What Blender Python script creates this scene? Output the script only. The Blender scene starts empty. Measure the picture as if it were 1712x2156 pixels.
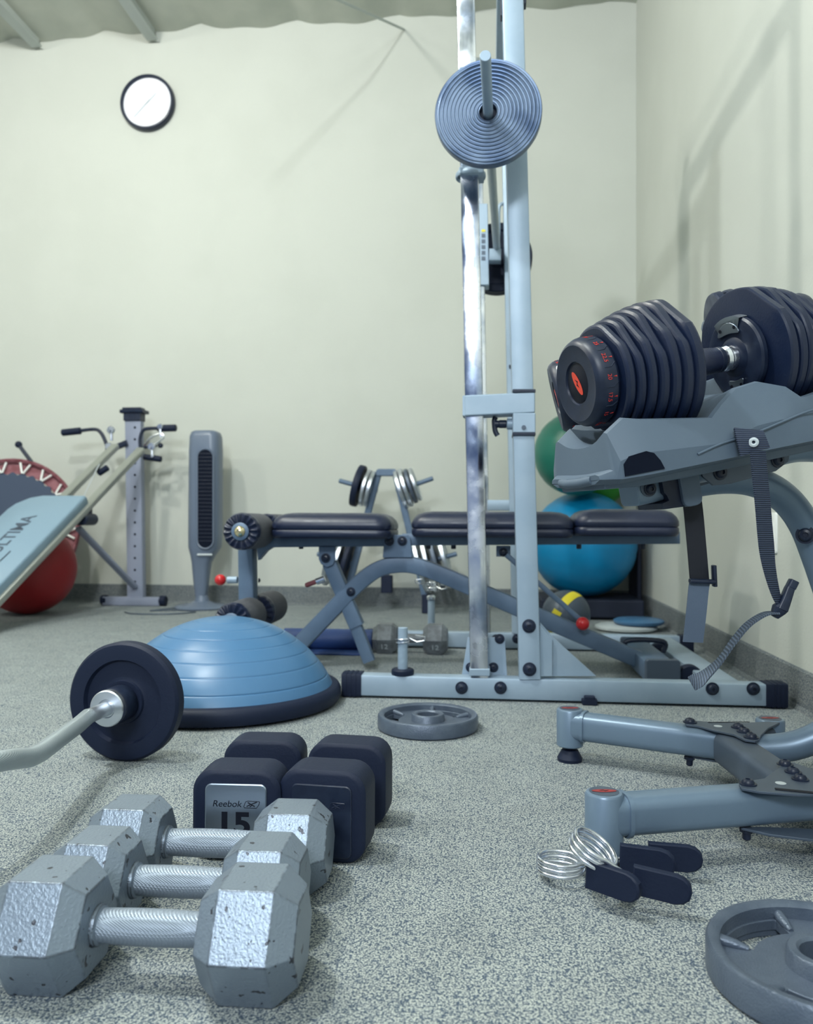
import bpy, bmesh, math, random
from mathutils import Vector, Matrix
random.seed(7)
PI = math.pi
scene = bpy.context.scene
COL = scene.collection
V = Vector

# ------------------------------------------------------------------ camera
FPX = 1700.0
CAM = V((0, 0, 0.48))
YAW = math.radians(5.9)
PITCH = math.atan(20.0 / FPX)
ROLL = 0.004
_f = V((-math.sin(YAW) * math.cos(PITCH), math.cos(YAW) * math.cos(PITCH), math.sin(PITCH)))
_r = V((math.cos(YAW), math.sin(YAW), 0))
_u = _r.cross(_f)
FWD = _f
RGT = _r * math.cos(ROLL) + _u * math.sin(ROLL)
UPV = -_r * math.sin(ROLL) + _u * math.cos(ROLL)
cam_data = bpy.data.cameras.new('camera')
cam = bpy.data.objects.new('camera', cam_data)
COL.objects.link(cam)
cam.matrix_world = Matrix(((RGT.x, UPV.x, -FWD.x, CAM.x), (RGT.y, UPV.y, -FWD.y, CAM.y), (RGT.z, UPV.z, -FWD.z, CAM.z), (0, 0, 0, 1)))
cam_data.sensor_fit = 'HORIZONTAL'
cam_data.sensor_width = 36.0
cam_data.lens = FPX / 1712.0 * 36.0
cam_data.clip_start = 0.02
cam_data.dof.use_dof = True
cam_data.dof.focus_distance = 1.2
cam_data.dof.aperture_fstop = 7.5
scene.camera = cam

# ------------------------------------------------------------------ world, lights, exposure
scene.view_settings.view_transform = 'Standard'
scene.view_settings.look = 'None'
scene.view_settings.gamma = 1.0
scene.view_settings.exposure = -0.14
world = bpy.data.worlds.new('world')
scene.world = world
world.use_nodes = True
bg = world.node_tree.nodes['Background']
bg.inputs['Color'].default_value = (0.52, 0.68, 1.0, 1)
bg.inputs['Strength'].default_value = 0.44

def area(name, loc, target, sx, sy, power, color):
    l = bpy.data.lights.new(name, 'AREA')
    l.shape = 'RECTANGLE'; l.size = sx; l.size_y = sy; l.energy = power; l.color = color
    o = bpy.data.objects.new(name, l); COL.objects.link(o)
    o.location = loc
    o.rotation_euler = (V(target) - V(loc)).to_track_quat('-Z', 'Y').to_euler()
    return o
def lamp(loc, r, power, color):
    l = bpy.data.lights.new('ceiling_lamp_light', 'POINT'); l.shadow_soft_size = r; l.energy = power; l.color = color
    o = bpy.data.objects.new('ceiling_lamp_light', l); COL.objects.link(o); o.location = loc
lamp((-2.0, 2.15, 3.08), 0.07, 122, (1.0, 0.985, 0.90))
lamp((-3.5, 1.2, 3.05), 0.09, 78, (1.0, 0.985, 0.90))
lamp((-1.2, 0.85, 3.05), 0.06, 175, (0.94, 0.98, 0.97))
area('ceiling_lamp_light', (-0.6, -2.85, 2.95), (-0.3, 0.9, 0.1), 1.5, 0.7, 150, (0.9, 0.97, 1.0))

# ------------------------------------------------------------------ placing helpers
def P(px, py, d):
    """point seen at pixel (px, py) at distance d along the view axis"""
    return CAM + FWD * d + RGT * ((px - 856) / FPX * d) - UPV * ((py - 1078) / FPX * d)
def ray(px, py):
    return FWD + RGT * ((px - 856) / FPX) - UPV * ((py - 1078) / FPX)
def G(px, py, z=0.0):
    r = ray(px, py); return CAM + r * ((z - CAM.z) / r.z)
def PY(px, py, Y):
    r = ray(px, py); return CAM + r * (Y / r.y)
def PX(px, py, X):
    r = ray(px, py); return CAM + r * (X / r.x)
HR = V((math.cos(YAW), math.sin(YAW), 0)); HF = V((-math.sin(YAW), math.cos(YAW), 0)); ZU = V((0, 0, 1))
def C3(x, d, z):
    """x right of the camera, d in front of it, z above the floor"""
    return HR * x + HF * d + ZU * z

def frame(o, x, up=(0, 0, 1)):
    x = V(x).normalized(); up = V(up)
    y = up.cross(x)
    if y.length < 1e-5: y = V((0, 1, 0)).cross(x)
    y.normalize(); z = x.cross(y)
    return Matrix(((x.x, y.x, z.x, o[0]), (x.y, y.y, z.y, o[1]), (x.z, y.z, z.z, o[2]), (0, 0, 0, 1)))
def frame_z(o, z, ref=(1, 0, 0)):
    z = V(z).normalized(); ref = V(ref)
    y = z.cross(ref)
    if y.length < 1e-4: y = z.cross(V((0, 1, 0)))
    y.normalize(); x = y.cross(z)
    return Matrix(((x.x, y.x, z.x, o[0]), (x.y, y.y, z.y, o[1]), (x.z, y.z, z.z, o[2]), (0, 0, 0, 1)))

# ------------------------------------------------------------------ mesh builder
class MB:
    def __init__(s, M=None):
        s.v = []; s.f = []; s.M = M or Matrix.Identity(4)
    def add(s, vs, fs, M=None):
        n = len(s.v); T = s.M @ M if M is not None else s.M
        s.v += [T @ V(p) for p in vs]
        s.f += [tuple(i + n for i in f) for f in fs]
        return s
    def box(s, c, size, M=None):
        x, y, z = (k / 2 for k in size); c = V(c)
        vs = [c + V((i * x, j * y, k * z)) for i in (-1, 1) for j in (-1, 1) for k in (-1, 1)]
        return s.add(vs, [(0, 1, 3, 2), (4, 6, 7, 5), (0, 4, 5, 1), (2, 3, 7, 6), (0, 2, 6, 4), (1, 5, 7, 3)], M)
    def loft(s, rings, caps=True, closed=False, M=None):
        n = len(rings[0]); vs = [p for r in rings for p in r]; fs = []
        m = len(rings)
        for i in range(m if closed else m - 1):
            a = i * n; b = ((i + 1) % m) * n
            for k in range(n):
                k2 = (k + 1) % n
                fs.append((a + k, a + k2, b + k2, b + k))
        if caps and not closed:
            fs.append(tuple(reversed(range(n)))); fs.append(tuple((m - 1) * n + k for k in range(n)))
        return s.add(vs, fs, M)
    def sweep(s, pts, prof, up=(0, 0, 1), scale=None, closed=False):
        """prof = 2d outline (side, up) swept along pts"""
        pts = [V(p) for p in pts]; n = len(pts); rings = []
        up = V(up)
        for i, p in enumerate(pts):
            if closed: t = (pts[(i + 1) % n] - pts[i - 1]).normalized()
            elif i == 0: t = (pts[1] - p).normalized()
            elif i == n - 1: t = (p - pts[-2]).normalized()
            else: t = ((pts[i + 1] - p).normalized() + (p - pts[i - 1]).normalized()).normalized()
            side = t.cross(up)
            if side.length < 1e-4: side = t.cross(V((0, 1, 0)))
            side.normalize(); u = side.cross(t)
            k = scale[i] if scale else 1
            rings.append([p + side * a * k + u * b * k for a, b in prof])
        return s.loft(rings, closed=closed)
    def beam(s, p0, p1, w, h, up=(0, 0, 1), c=0.004):
        c = min(c, w * .45, h * .45); prof = rrect(w, h, c, 2)
        return s.sweep([p0, p1], prof, up)
    def bent(s, pts, w, h, up=(0, 0, 1), c=0.005):
        return s.sweep(pts, rrect(w, h, c, 2), up)
    def tube(s, pts, r, seg=16, closed=False, radii=None):
        pts = [V(p) for p in pts]; n = len(pts); rings = []
        t0 = (pts[1] - pts[0]).normalized()
        nrm = t0.orthogonal().normalized()
        for i, p in enumerate(pts):
            if closed: t = (pts[(i + 1) % n] - pts[i - 1]).normalized()
            elif i == 0: t = t0
            elif i == n - 1: t = (p - pts[-2]).normalized()
            else: t = ((pts[i + 1] - p).normalized() + (p - pts[i - 1]).normalized()).normalized()
            nrm = (nrm - t * nrm.dot(t)).normalized(); b = t.cross(nrm)
            rr = radii[i] if radii else r
            rings.append([p + (nrm * math.cos(2 * PI * k / seg) + b * math.sin(2 * PI * k / seg)) * rr for k in range(seg)])
        return s.loft(rings, closed=closed)
    def lathe(s, prof, M=None, seg=48):
        """prof = [(r, z)] turned about local z"""
        vs = []; fs = []; rings = []
        for r, z in prof:
            if r < 1e-6:
                rings.append([len(vs)]); vs.append((0, 0, z))
            else:
                rings.append(list(range(len(vs), len(vs) + seg)))
                vs += [(r * math.cos(2 * PI * k / seg), r * math.sin(2 * PI * k / seg), z) for k in range(seg)]
        for a, b in zip(rings, rings[1:]):
            for k in range(seg):
                k2 = (k + 1) % seg
                if len(a) == 1 and len(b) == 1: continue
                if len(a) == 1: fs.append((a[0], b[k2], b[k]))
                elif len(b) == 1: fs.append((a[k], a[k2], b[0]))
                else: fs.append((a[k], a[k2], b[k2], b[k]))
        return s.add(vs, fs, M)
    def cyl(s, p0, p1, r, seg=24, ch=0.0):
        p0 = V(p0); p1 = V(p1); L = (p1 - p0).length
        pr = [(0, 0), (r - ch, 0), (r, ch), (r, L - ch), (r - ch, L), (0, L)] if ch else [(0, 0), (r, 0), (r, L), (0, L)]
        return s.lathe(pr, frame_z(p0, p1 - p0), seg)
    def sphere(s, c, r, seg=32, sc=(1, 1, 1), M=None):
        pr = [(r * math.sin(PI * i / (seg // 2)), -r * math.cos(PI * i / (seg // 2))) for i in range(seg // 2 + 1)]
        pr[0] = (0, -r); pr[-1] = (0, r)
        T = Matrix.Translation(V(c)) @ Matrix.Diagonal((sc[0], sc[1], sc[2], 1))
        return s.lathe(pr, (M @ T) if M is not None else T, seg)
    def prism(s, poly, o, x, y, th):
        """poly in plane (o, x, y); extruded by th along x cross y"""
        o = V(o); x = V(x); y = V(y); n = x.cross(y).normalized() * th
        a = [o + x * p[0] + y * p[1] for p in poly]; b = [p + n for p in a]
        return s.loft([a, b])
    def plate(s, pix, Y0, Y1):
        """outline seen at pixels, on the upright plane Y0, carried back to Y1"""
        a = [PY(p[0], p[1], Y0) for p in pix]; b = [V((p.x, Y1, p.z)) for p in a]
        return s.loft([a, b])
    def build(s, name, mat, parent=None, smooth=0.6, bevel=0, seg=2, label=None):
        me = bpy.data.meshes.new(name)
        root = parent
        while root is not None and root.parent is not None: root = root.parent
        inv = root.matrix_basis.inverted() if root is not None else Matrix.Identity(4)
        me.from_pydata([inv @ p for p in s.v], [], s.f)
        bm = bmesh.new(); bm.from_mesh(me)
        bmesh.ops.recalc_face_normals(bm, faces=bm.faces)
        bm.to_mesh(me); bm.free()
        me.materials.append(mat)
        if smooth is not None:
            me.shade_smooth(); me.set_sharp_from_angle(angle=smooth)
        o = bpy.data.objects.new(name, me); COL.objects.link(o)
        if parent is not None: o.parent = parent
        if bevel:
            m = o.modifiers.new('bevel', 'BEVEL'); m.width = bevel; m.segments = seg; m.limit_method = 'ANGLE'; m.angle_limit = 0.6
            m.harden_normals = True
        if label: o['label'] = label
        return o

def rrect(w, h, c, n=3):
    pts = []
    for cx, cy, a0 in ((w / 2 - c, h / 2 - c, 0), (-w / 2 + c, h / 2 - c, 90), (-w / 2 + c, -h / 2 + c, 180), (w / 2 - c, -h / 2 + c, 270)):
        for i in range(n + 1):
            a = math.radians(a0 + 90 * i / n); pts.append((cx + c * math.cos(a), cy + c * math.sin(a)))
    return pts
def spline(pts, n=8):
    pts = [V(p) for p in pts]; out = []
    for i in range(len(pts) - 1):
        p0 = pts[max(i - 1, 0)]; p1 = pts[i]; p2 = pts[i + 1]; p3 = pts[min(i + 2, len(pts) - 1)]
        for k in range(n):
            t = k / n
            out.append(0.5 * ((2 * p1) + (p2 - p0) * t + (2 * p0 - 5 * p1 + 4 * p2 - p3) * t * t + (3 * p1 - p0 - 3 * p2 + p3) * t ** 3))
    out.append(pts[-1]); return out

def thing(name, loc, label, cat, group=None, M=None):
    o = bpy.data.objects.new(name, None); COL.objects.link(o)
    o.empty_display_size = 0.05
    if M is not None: o.matrix_basis = M
    else: o.location = loc
    # matrix_basis is read back from loc/rot
    o['label'] = label; o['category'] = cat
    if group: o['group'] = group
    return o
def tag(o, label, cat, group=None):
    o['label'] = label; o['category'] = cat
    if group: o['group'] = group
    return o
def struct(o): o['kind'] = 'structure'; return o
def copy_tree(o, parent=None):
    c = o.copy(); COL.objects.link(c); c.parent = parent
    for ch in list(o.children): copy_tree(ch, c)
    return c

# ------------------------------------------------------------------ materials
def mat(name, col, rough=0.5, metal=0.0, col2=None, ns=40.0, lo=0.4, hi=0.6, bump=0.0, bs=200.0, coat=0.0, rough2=None, rs=15.0, detail=3.0, spec=0.5, sheen=0.0, aniso=None):
    m = bpy.data.materials.new(name); m.use_nodes = True
    nt = m.node_tree; b = nt.nodes['Principled BSDF']; L = nt.links
    b.inputs['Base Color'].default_value = (*col, 1); b.inputs['Roughness'].default_value = rough; b.inputs['Metallic'].default_value = metal
    b.inputs['Coat Weight'].default_value = coat; b.inputs['Specular IOR Level'].default_value = spec; b.inputs['Sheen Weight'].default_value = sheen
    tc = nt.nodes.new('ShaderNodeTexCoord')
    def noise(scale, det):
        n = nt.nodes.new('ShaderNodeTexNoise'); n.inputs['Scale'].default_value = scale; n.inputs['Detail'].default_value = det
        L.new(tc.outputs['Object'], n.inputs['Vector']); return n
    if col2:
        n = noise(ns, detail); r = nt.nodes.new('ShaderNodeMapRange'); r.inputs['From Min'].default_value = lo; r.inputs['From Max'].default_value = hi
        L.new(n.outputs['Fac'], r.inputs['Value'])
        mx = nt.nodes.new('ShaderNodeMix'); mx.data_type = 'RGBA'; mx.inputs['A'].default_value = (*col, 1); mx.inputs['B'].default_value = (*col2, 1)
        L.new(r.outputs['Result'], mx.inputs['Factor']); L.new(mx.outputs['Result'], b.inputs['Base Color'])
    if rough2 is not None:
        n = noise(rs, 4); r = nt.nodes.new('ShaderNodeMapRange'); r.inputs['From Min'].default_value = .35; r.inputs['From Max'].default_value = .65
        r.inputs['To Min'].default_value = rough; r.inputs['To Max'].default_value = rough2
        L.new(n.outputs['Fac'], r.inputs['Value']); L.new(r.outputs['Result'], b.inputs['Roughness'])
    if bump:
        n = noise(bs, 2); bp = nt.nodes.new('ShaderNodeBump'); bp.inputs['Strength'].default_value = bump; bp.inputs['Distance'].default_value = 0.002
        L.new(n.outputs['Fac'], bp.inputs['Height']); L.new(bp.outputs['Normal'], b.inputs['Normal'])
    return m

def carpet_mat(name, light, dark, sc=1.0):
    m = bpy.data.materials.new(name); m.use_nodes = True
    nt = m.node_tree; b = nt.nodes['Principled BSDF']; L = nt.links
    b.inputs['Roughness'].default_value = 0.95; b.inputs['Specular IOR Level'].default_value = 0.1
    tc = nt.nodes.new('ShaderNodeTexCoord')
    mp = nt.nodes.new('ShaderNodeMapping'); mp.inputs['Scale'].default_value = (1.0, 0.8, 1); L.new(tc.outputs['Object'], mp.inputs['Vector'])
    n = nt.nodes.new('ShaderNodeTexNoise'); n.inputs['Scale'].default_value = 330 * sc; n.inputs['Detail'].default_value = 2.5; n.inputs['Roughness'].default_value = .7
    L.new(mp.outputs['Vector'], n.inputs['Vector'])
    vo = nt.nodes.new('ShaderNodeTexVoronoi'); vo.inputs['Scale'].default_value = 260 * sc; L.new(mp.outputs['Vector'], vo.inputs['Vector'])
    sub = nt.nodes.new('ShaderNodeMath'); sub.operation = 'MULTIPLY_ADD'; sub.inputs[1].default_value = -0.30; L.new(vo.outputs['Distance'], sub.inputs[0]); L.new(n.outputs['Fac'], sub.inputs[2])
    r = nt.nodes.new('ShaderNodeMapRange'); r.inputs['From Min'].default_value = 0.24; r.inputs['From Max'].default_value = 0.46; L.new(sub.outputs[0], r.inputs['Value'])
    n2 = nt.nodes.new('ShaderNodeTexNoise'); n2.inputs['Scale'].default_value = 9; L.new(tc.outputs['Object'], n2.inputs['Vector'])
    mx = nt.nodes.new('ShaderNodeMix'); mx.data_type = 'RGBA'; mx.inputs['A'].default_value = (*dark, 1); mx.inputs['B'].default_value = (*light, 1)
    L.new(r.outputs['Result'], mx.inputs['Factor'])
    mx2 = nt.nodes.new('ShaderNodeMix'); mx2.data_type = 'RGBA'; mx2.blend_type = 'MULTIPLY'; mx2.inputs['Factor'].default_value = 0.35
    L.new(mx.outputs['Result'], mx2.inputs['A']); 
    cr = nt.nodes.new('ShaderNodeMapRange'); cr.inputs['From Min'].default_value = .3; cr.inputs['From Max'].default_value = .7; cr.inputs['To Min'].default_value = .75; cr.inputs['To Max'].default_value = 1.1
    L.new(n2.outputs['Fac'], cr.inputs['Value']); L.new(cr.outputs['Result'], mx2.inputs['B'])
    L.new(mx2.outputs['Result'], b.inputs['Base Color'])
    bp = nt.nodes.new('ShaderNodeBump'); bp.inputs['Strength'].default_value = 0.9; bp.inputs['Distance'].default_value = 0.003
    L.new(sub.outputs[0], bp.inputs['Height']); L.new(bp.outputs['Normal'], b.inputs['Normal'])
    return m

M_wall = mat('wall_paint', (0.53, 0.55, 0.508), 0.85, bump=0.25, bs=130, col2=(0.515, 0.535, 0.493), ns=3, spec=0.2)
M_ceil = mat('insulation_vinyl', (0.50, 0.52, 0.46), 0.7, col2=(0.46, 0.485, 0.43), ns=6, spec=.3)
M_purlin = mat('purlin_paint', (0.42, 0.46, 0.44), 0.5)
M_carpet = carpet_mat('loop_carpet', (0.48, 0.51, 0.48), (0.07, 0.10, 0.145), 1.35)
M_cove = carpet_mat('cove_carpet', (0.26, 0.28, 0.27), (0.10, 0.12, 0.15))
M_rack = mat('rack_paint', (0.31, 0.40, 0.50), 0.42, 0.15, col2=(0.28, 0.37, 0.47), ns=12, bump=.06, bs=500)
M_chrome = mat('chrome', (0.80, 0.83, 0.90), 0.10, 1.0, rough2=0.32, rs=22)
M_chrome_rail = mat('chrome_painted_reflections', (0.80, 0.83, 0.90), 0.10, 1.0, rough2=0.34, rs=14, col2=(0.30, 0.36, 0.48), ns=5, lo=.47, hi=.60, detail=5)  # dark bluish noise patches paint the rail's dark reflections into its colour
M_steel = mat('machined_steel', (0.62, 0.66, 0.72), 0.28, 1.0, rough2=0.45, rs=30)
M_bench = mat('bench_paint', (0.10, 0.155, 0.24), 0.45, 0.1, col2=(0.09, 0.14, 0.22), ns=20)
M_vinyl = mat('dark_vinyl', (0.010, 0.016, 0.042), 0.30, bump=.12, bs=500, rough2=.42, rs=30)
M_rubber = mat('black_rubber', (0.008, 0.014, 0.036), 0.55, spec=.25, bump=.15, bs=260)
M_plas = mat('black_plastic', (0.008, 0.014, 0.034), 0.34, spec=.4, rough2=.44, rs=30, col2=(0.012, 0.02, 0.044), ns=60)
M_coated = mat('molded_black_plates', (0.007, 0.014, 0.040), 0.30, spec=.4, bump=.10, bs=300, rough2=.45, rs=25)
M_foam = mat('grey_foam', (0.075, 0.08, 0.095), 0.8, bump=.3, bs=150)
M_tray = mat('grey_tray_plastic', (0.082, 0.118, 0.165), 0.5, bump=.06, bs=900, rough2=.6, rs=10)
M_stand = mat('stand_paint', (0.15, 0.215, 0.295), 0.34, 0.25, bump=.05, bs=900)
M_dkmetal = mat('dark_grey_metal', (0.07, 0.095, 0.135), 0.42, 0.2, bump=.05, bs=900)
M_nylon = mat('nylon_webbing', (0.03, 0.045, 0.085), 0.7)
M_tail = mat('grey_webbing', (0.09, 0.12, 0.17), 0.7)
M_blackstrap = mat('black_strap', (0.006, 0.008, 0.016), 0.7)
M_bosu = mat('blue_dome', (0.06, 0.165, 0.32), 0.30, rough2=.40, rs=8)
M_red = mat('red_ball_vinyl', (0.28, 0.008, 0.012), 0.5)
M_redpad = mat('faded_red_pad', (0.17, 0.045, 0.058), 0.6, col2=(.24, .09, .11), ns=25)
M_redknob = mat('red_plastic', (0.50, 0.015, 0.02), 0.28)
M_green = mat('dark_green_vinyl', (0.008, 0.14, 0.10), 0.38)
M_lime = mat('lime_green_vinyl', (0.06, 0.36, 0.05), 0.4)
M_cyan = mat('cyan_vinyl', (0.0, 0.20, 0.42), 0.36)
M_yellow = mat('yellow_band', (0.72, 0.62, 0.03), 0.5)
M_white = mat('white_plastic', (0.78, 0.80, 0.78), 0.4)
M_blackmat = mat('matte_black', (0.012, 0.017, 0.034), 0.6, spec=.25)
M_ink = mat('black_ink', (0.006, 0.008, 0.016), 0.5, spec=.2)
M_redink = mat('red_ink', (0.55, 0.035, 0.03), 0.5)
M_capred = mat('dull_red_badge_ink', (0.26, 0.035, 0.035), 0.5)
M_plainweb = mat('plain_grey_webbing', (0.09, 0.125, 0.185), 0.75, bump=.3, bs=900)
M_orange = mat('orange_red_emblem', (0.62, 0.05, 0.025), 0.4)
M_bluemat = mat('blue_foam', (0.022, 0.06, 0.21), 0.55)
M_castgrey = mat('grey_cast_iron_enamel', (0.10, 0.128, 0.175), 0.36, 0.3, bump=.35, bs=420, col2=(0.08, 0.105, 0.15), ns=30)
M_board = mat('pale_grey_vinyl', (0.20, 0.30, 0.39), 0.5)
M_tower = mat('grey_tower_paint', (0.25, 0.28, 0.37), 0.5, 0.1)
M_rail = mat('brushed_aluminium', (0.45, 0.47, 0.44), 0.38, 0.8)
M_fan = mat('grey_fan_plastic', (0.12, 0.155, 0.22), 0.35)
M_brass = mat('brass_cap', (0.75, 0.66, 0.42), 0.2, 1.0)
M_chip = mat('grey_label', (0.5, 0.55, 0.58), 0.5)
M_clock = mat('clock_face_paper', (0.86, 0.88, 0.95), 0.4)
M_faint = mat('pale_grey_ink', (0.62, 0.66, 0.68), 0.5)
M_hand = mat('grey_hand', (0.42, 0.47, 0.50), 0.5)
M_darkfill = mat('dark_opening_fill', (0.005, 0.008, 0.018), 0.7, spec=.08)  # near-black, so the tray's recess panel reads as a shaded hollow
M_badge = mat('brushed_badge', (0.34, 0.40, 0.48), 0.30, 1.0, rough2=.40, rs=10)

def hex_mat():
    m = mat('chipped_silver_paint', (0.22, 0.27, 0.335), 0.36, 0.5, bump=.0, bs=260)
    nt = m.node_tree; b = nt.nodes['Principled BSDF']; L = nt.links
    tc = nt.nodes.new('ShaderNodeTexCoord')
    n = nt.nodes.new('ShaderNodeTexNoise'); n.inputs['Scale'].default_value = 75; n.inputs['Detail'].default_value = 3; n.inputs['Roughness'].default_value = .5
    L.new(tc.outputs['Object'], n.inputs['Vector'])
    r = nt.nodes.new('ShaderNodeMapRange'); r.inputs['From Min'].default_value = .66; r.inputs['From Max'].default_value = .675; L.new(n.outputs['Fac'], r.inputs['Value'])
    ge = nt.nodes.new('ShaderNodeNewGeometry')
    bv = nt.nodes.new('ShaderNodeBevel'); bv.samples = 4; bv.inputs['Radius'].default_value = .0035
    dt = nt.nodes.new('ShaderNodeVectorMath'); dt.operation = 'DOT_PRODUCT'; L.new(bv.outputs['Normal'], dt.inputs[0]); L.new(ge.outputs['True Normal'], dt.inputs[1])
    pr = nt.nodes.new('ShaderNodeMapRange'); pr.inputs['From Min'].default_value = .992; pr.inputs['From Max'].default_value = .975; L.new(dt.outputs['Value'], pr.inputs['Value'])
    n3 = nt.nodes.new('ShaderNodeTexNoise'); n3.inputs['Scale'].default_value = 95; n3.inputs['Detail'].default_value = 3; L.new(tc.outputs['Object'], n3.inputs['Vector'])
    r3 = nt.nodes.new('ShaderNodeMapRange'); r3.inputs['From Min'].default_value = .45; r3.inputs['From Max'].default_value = .48; L.new(n3.outputs['Fac'], r3.inputs['Value'])
    mu = nt.nodes.new('ShaderNodeMath'); mu.operation = 'MULTIPLY'; L.new(pr.outputs['Result'], mu.inputs[0]); L.new(r3.outputs['Result'], mu.inputs[1])
    mxx = nt.nodes.new('ShaderNodeMath'); mxx.operation = 'MAXIMUM'; L.new(mu.outputs[0], mxx.inputs[0]); L.new(r.outputs['Result'], mxx.inputs[1])
    mx = nt.nodes.new('ShaderNodeMix'); mx.data_type = 'RGBA'; mx.inputs['A'].default_value = (0.22, 0.27, 0.335, 1); mx.inputs['B'].default_value = (0.05, 0.055, 0.07, 1)
    L.new(mxx.outputs[0], mx.inputs['Factor']); L.new(mx.outputs['Result'], b.inputs['Base Color'])
    bp = nt.nodes.new('ShaderNodeBump'); bp.inputs['Strength'].default_value = .55; bp.inputs['Distance'].default_value = .0012
    n4 = nt.nodes.new('ShaderNodeTexNoise'); n4.inputs['Scale'].default_value = 330; n4.inputs['Detail'].default_value = 3; L.new(tc.outputs['Object'], n4.inputs['Vector'])
    sb = nt.nodes.new('ShaderNodeMath'); sb.operation = 'SUBTRACT'; L.new(n4.outputs['Fac'], sb.inputs[0]); L.new(mxx.outputs[0], sb.inputs[1])
    L.new(sb.outputs[0], bp.inputs['Height']); L.new(bp.outputs['Normal'], b.inputs['Normal'])
    return m
M_hex = hex_mat()

def knurl_mat(name, col, rough, metal, scale):
    m = mat(name, col, rough, metal)
    nt = m.node_tree; b = nt.nodes['Principled BSDF']; L = nt.links
    tc = nt.nodes.new('ShaderNodeTexCoord')
    hs = []
    for ang in (0.9, -0.9):
        mp = nt.nodes.new('ShaderNodeMapping'); mp.inputs['Rotation'].default_value = (ang, ang, ang); L.new(tc.outputs['Object'], mp.inputs['Vector'])
        w = nt.nodes.new('ShaderNodeTexWave'); w.inputs['Scale'].default_value = scale; L.new(mp.outputs['Vector'], w.inputs['Vector']); hs.append(w)
    mu = nt.nodes.new('ShaderNodeMath'); mu.operation = 'MULTIPLY'; L.new(hs[0].outputs['Fac'], mu.inputs[0]); L.new(hs[1].outputs['Fac'], mu.inputs[1])
    bp = nt.nodes.new('ShaderNodeBump'); bp.inputs['Strength'].default_value = .8; bp.inputs['Distance'].default_value = .0006
    L.new(mu.outputs[0], bp.inputs['Height']); L.new(bp.outputs['Normal'], b.inputs['Normal'])
    return m
M_knurl = knurl_mat('knurled_silver', (0.26, 0.31, 0.38), 0.36, 0.5, 200)
M_barknurl = knurl_mat('knurled_bar_steel', (0.42, 0.48, 0.52), 0.38, 0.7, 200)
def web_mat(m, scale, vec='Z'):
    nt = m.node_tree; b = nt.nodes['Principled BSDF']; L = nt.links
    tc = nt.nodes.new('ShaderNodeTexCoord'); w = nt.nodes.new('ShaderNodeTexWave'); w.bands_direction = vec; w.inputs['Scale'].default_value = scale; w.inputs['Distortion'].default_value = .4
    L.new(tc.outputs['Object'], w.inputs['Vector'])
    bp = nt.nodes.new('ShaderNodeBump'); bp.inputs['Strength'].default_value = .9; bp.inputs['Distance'].default_value = .0015
    L.new(w.outputs['Fac'], bp.inputs['Height']); L.new(bp.outputs['Normal'], b.inputs['Normal'])
    rgb = b.inputs['Base Color'].default_value[:]
    mx = nt.nodes.new('ShaderNodeMix'); mx.data_type = 'RGBA'; mx.inputs['A'].default_value = tuple(c * .55 for c in rgb[:3]) + (1,); mx.inputs['B'].default_value = tuple(c * 1.3 for c in rgb[:3]) + (1,)
    L.new(w.outputs['Fac'], mx.inputs['Factor']); L.new(mx.outputs['Result'], b.inputs['Base Color'])
web_mat(M_nylon, 110, 'Z'); web_mat(M_tail, 110, 'X')

# ------------------------------------------------------------------ text
def text(name, s, M, size, mat_, parent, depth=0.0003, shear=0.0, bold=0.0, sx=1.0):
    cu = bpy.data.curves.new(name, 'FONT'); cu.body = s; cu.size = size; cu.extrude = depth; cu.align_x = 'CENTER'; cu.align_y = 'CENTER'; cu.shear = shear; cu.offset = bold
    tmp = bpy.data.objects.new('tmp_text', cu); COL.objects.link(tmp)
    dg = bpy.context.evaluated_depsgraph_get()
    me = bpy.data.meshes.new_from_object(tmp.evaluated_get(dg))
    bpy.data.objects.remove(tmp); bpy.data.curves.remove(cu)
    root = parent
    while root is not None and root.parent is not None: root = root.parent
    inv = root.matrix_basis.inverted() if root is not None else Matrix.Identity(4)
    me.transform(inv @ M @ Matrix.Diagonal((sx, 1, 1, 1)))
    me.materials.clear(); me.materials.append(mat_)
    o = bpy.data.objects.new(name, me); COL.objects.link(o); o.parent = parent
    return o
def basis(o, x, y):
    x = V(x).normalized(); y = V(y).normalized(); z = x.cross(y)
    return Matrix(((x.x, y.x, z.x, o[0]), (x.y, y.y, z.y, o[1]), (x.z, y.z, z.z, o[2]), (0, 0, 0, 1)))

def bolt(parent, p, n, r=0.011, m=None, name='bolt'):
    """domed cap screw with a washer, at p facing n"""
    b = MB(frame_z(p, n)); b.lathe([(0, 0), (r * 1.35, 0), (r * 1.35, r * .18), (r, r * .2), (r * .95, r * .5), (r * .75, r * .75), (r * .38, r * .85), (r * .36, r * .55), (0, r * .55)], None, 20)
    return b.build(name, m or M_plas, parent)

# ================================================================== THE ROOM
WY, WX, CZ = 4.55, 0.80, 3.385
XL, YF = -5.5, -3.0
m = MB(); m.box(((XL + WX) / 2, (YF + WY) / 2, -0.05), (WX - XL + .2, WY - YF + .2, 0.1)); struct(m.build('floor', M_carpet, smooth=None))
m = MB(); m.box(((XL + WX) / 2, WY + 0.05, CZ / 2), (WX - XL + .2, 0.1, CZ + .2)); struct(m.build('wall_back', M_wall, smooth=None))
m = MB(); m.box((WX + 0.05, (YF + WY) / 2, CZ / 2), (0.1, WY - YF, CZ + .2)); struct(m.build('wall_right', M_wall, smooth=None))
m = MB(); m.box((XL - 0.05, (YF + WY) / 2, CZ / 2), (0.1, WY - YF, CZ + .2)); struct(m.build('wall_left', M_wall, smooth=None))
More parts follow.
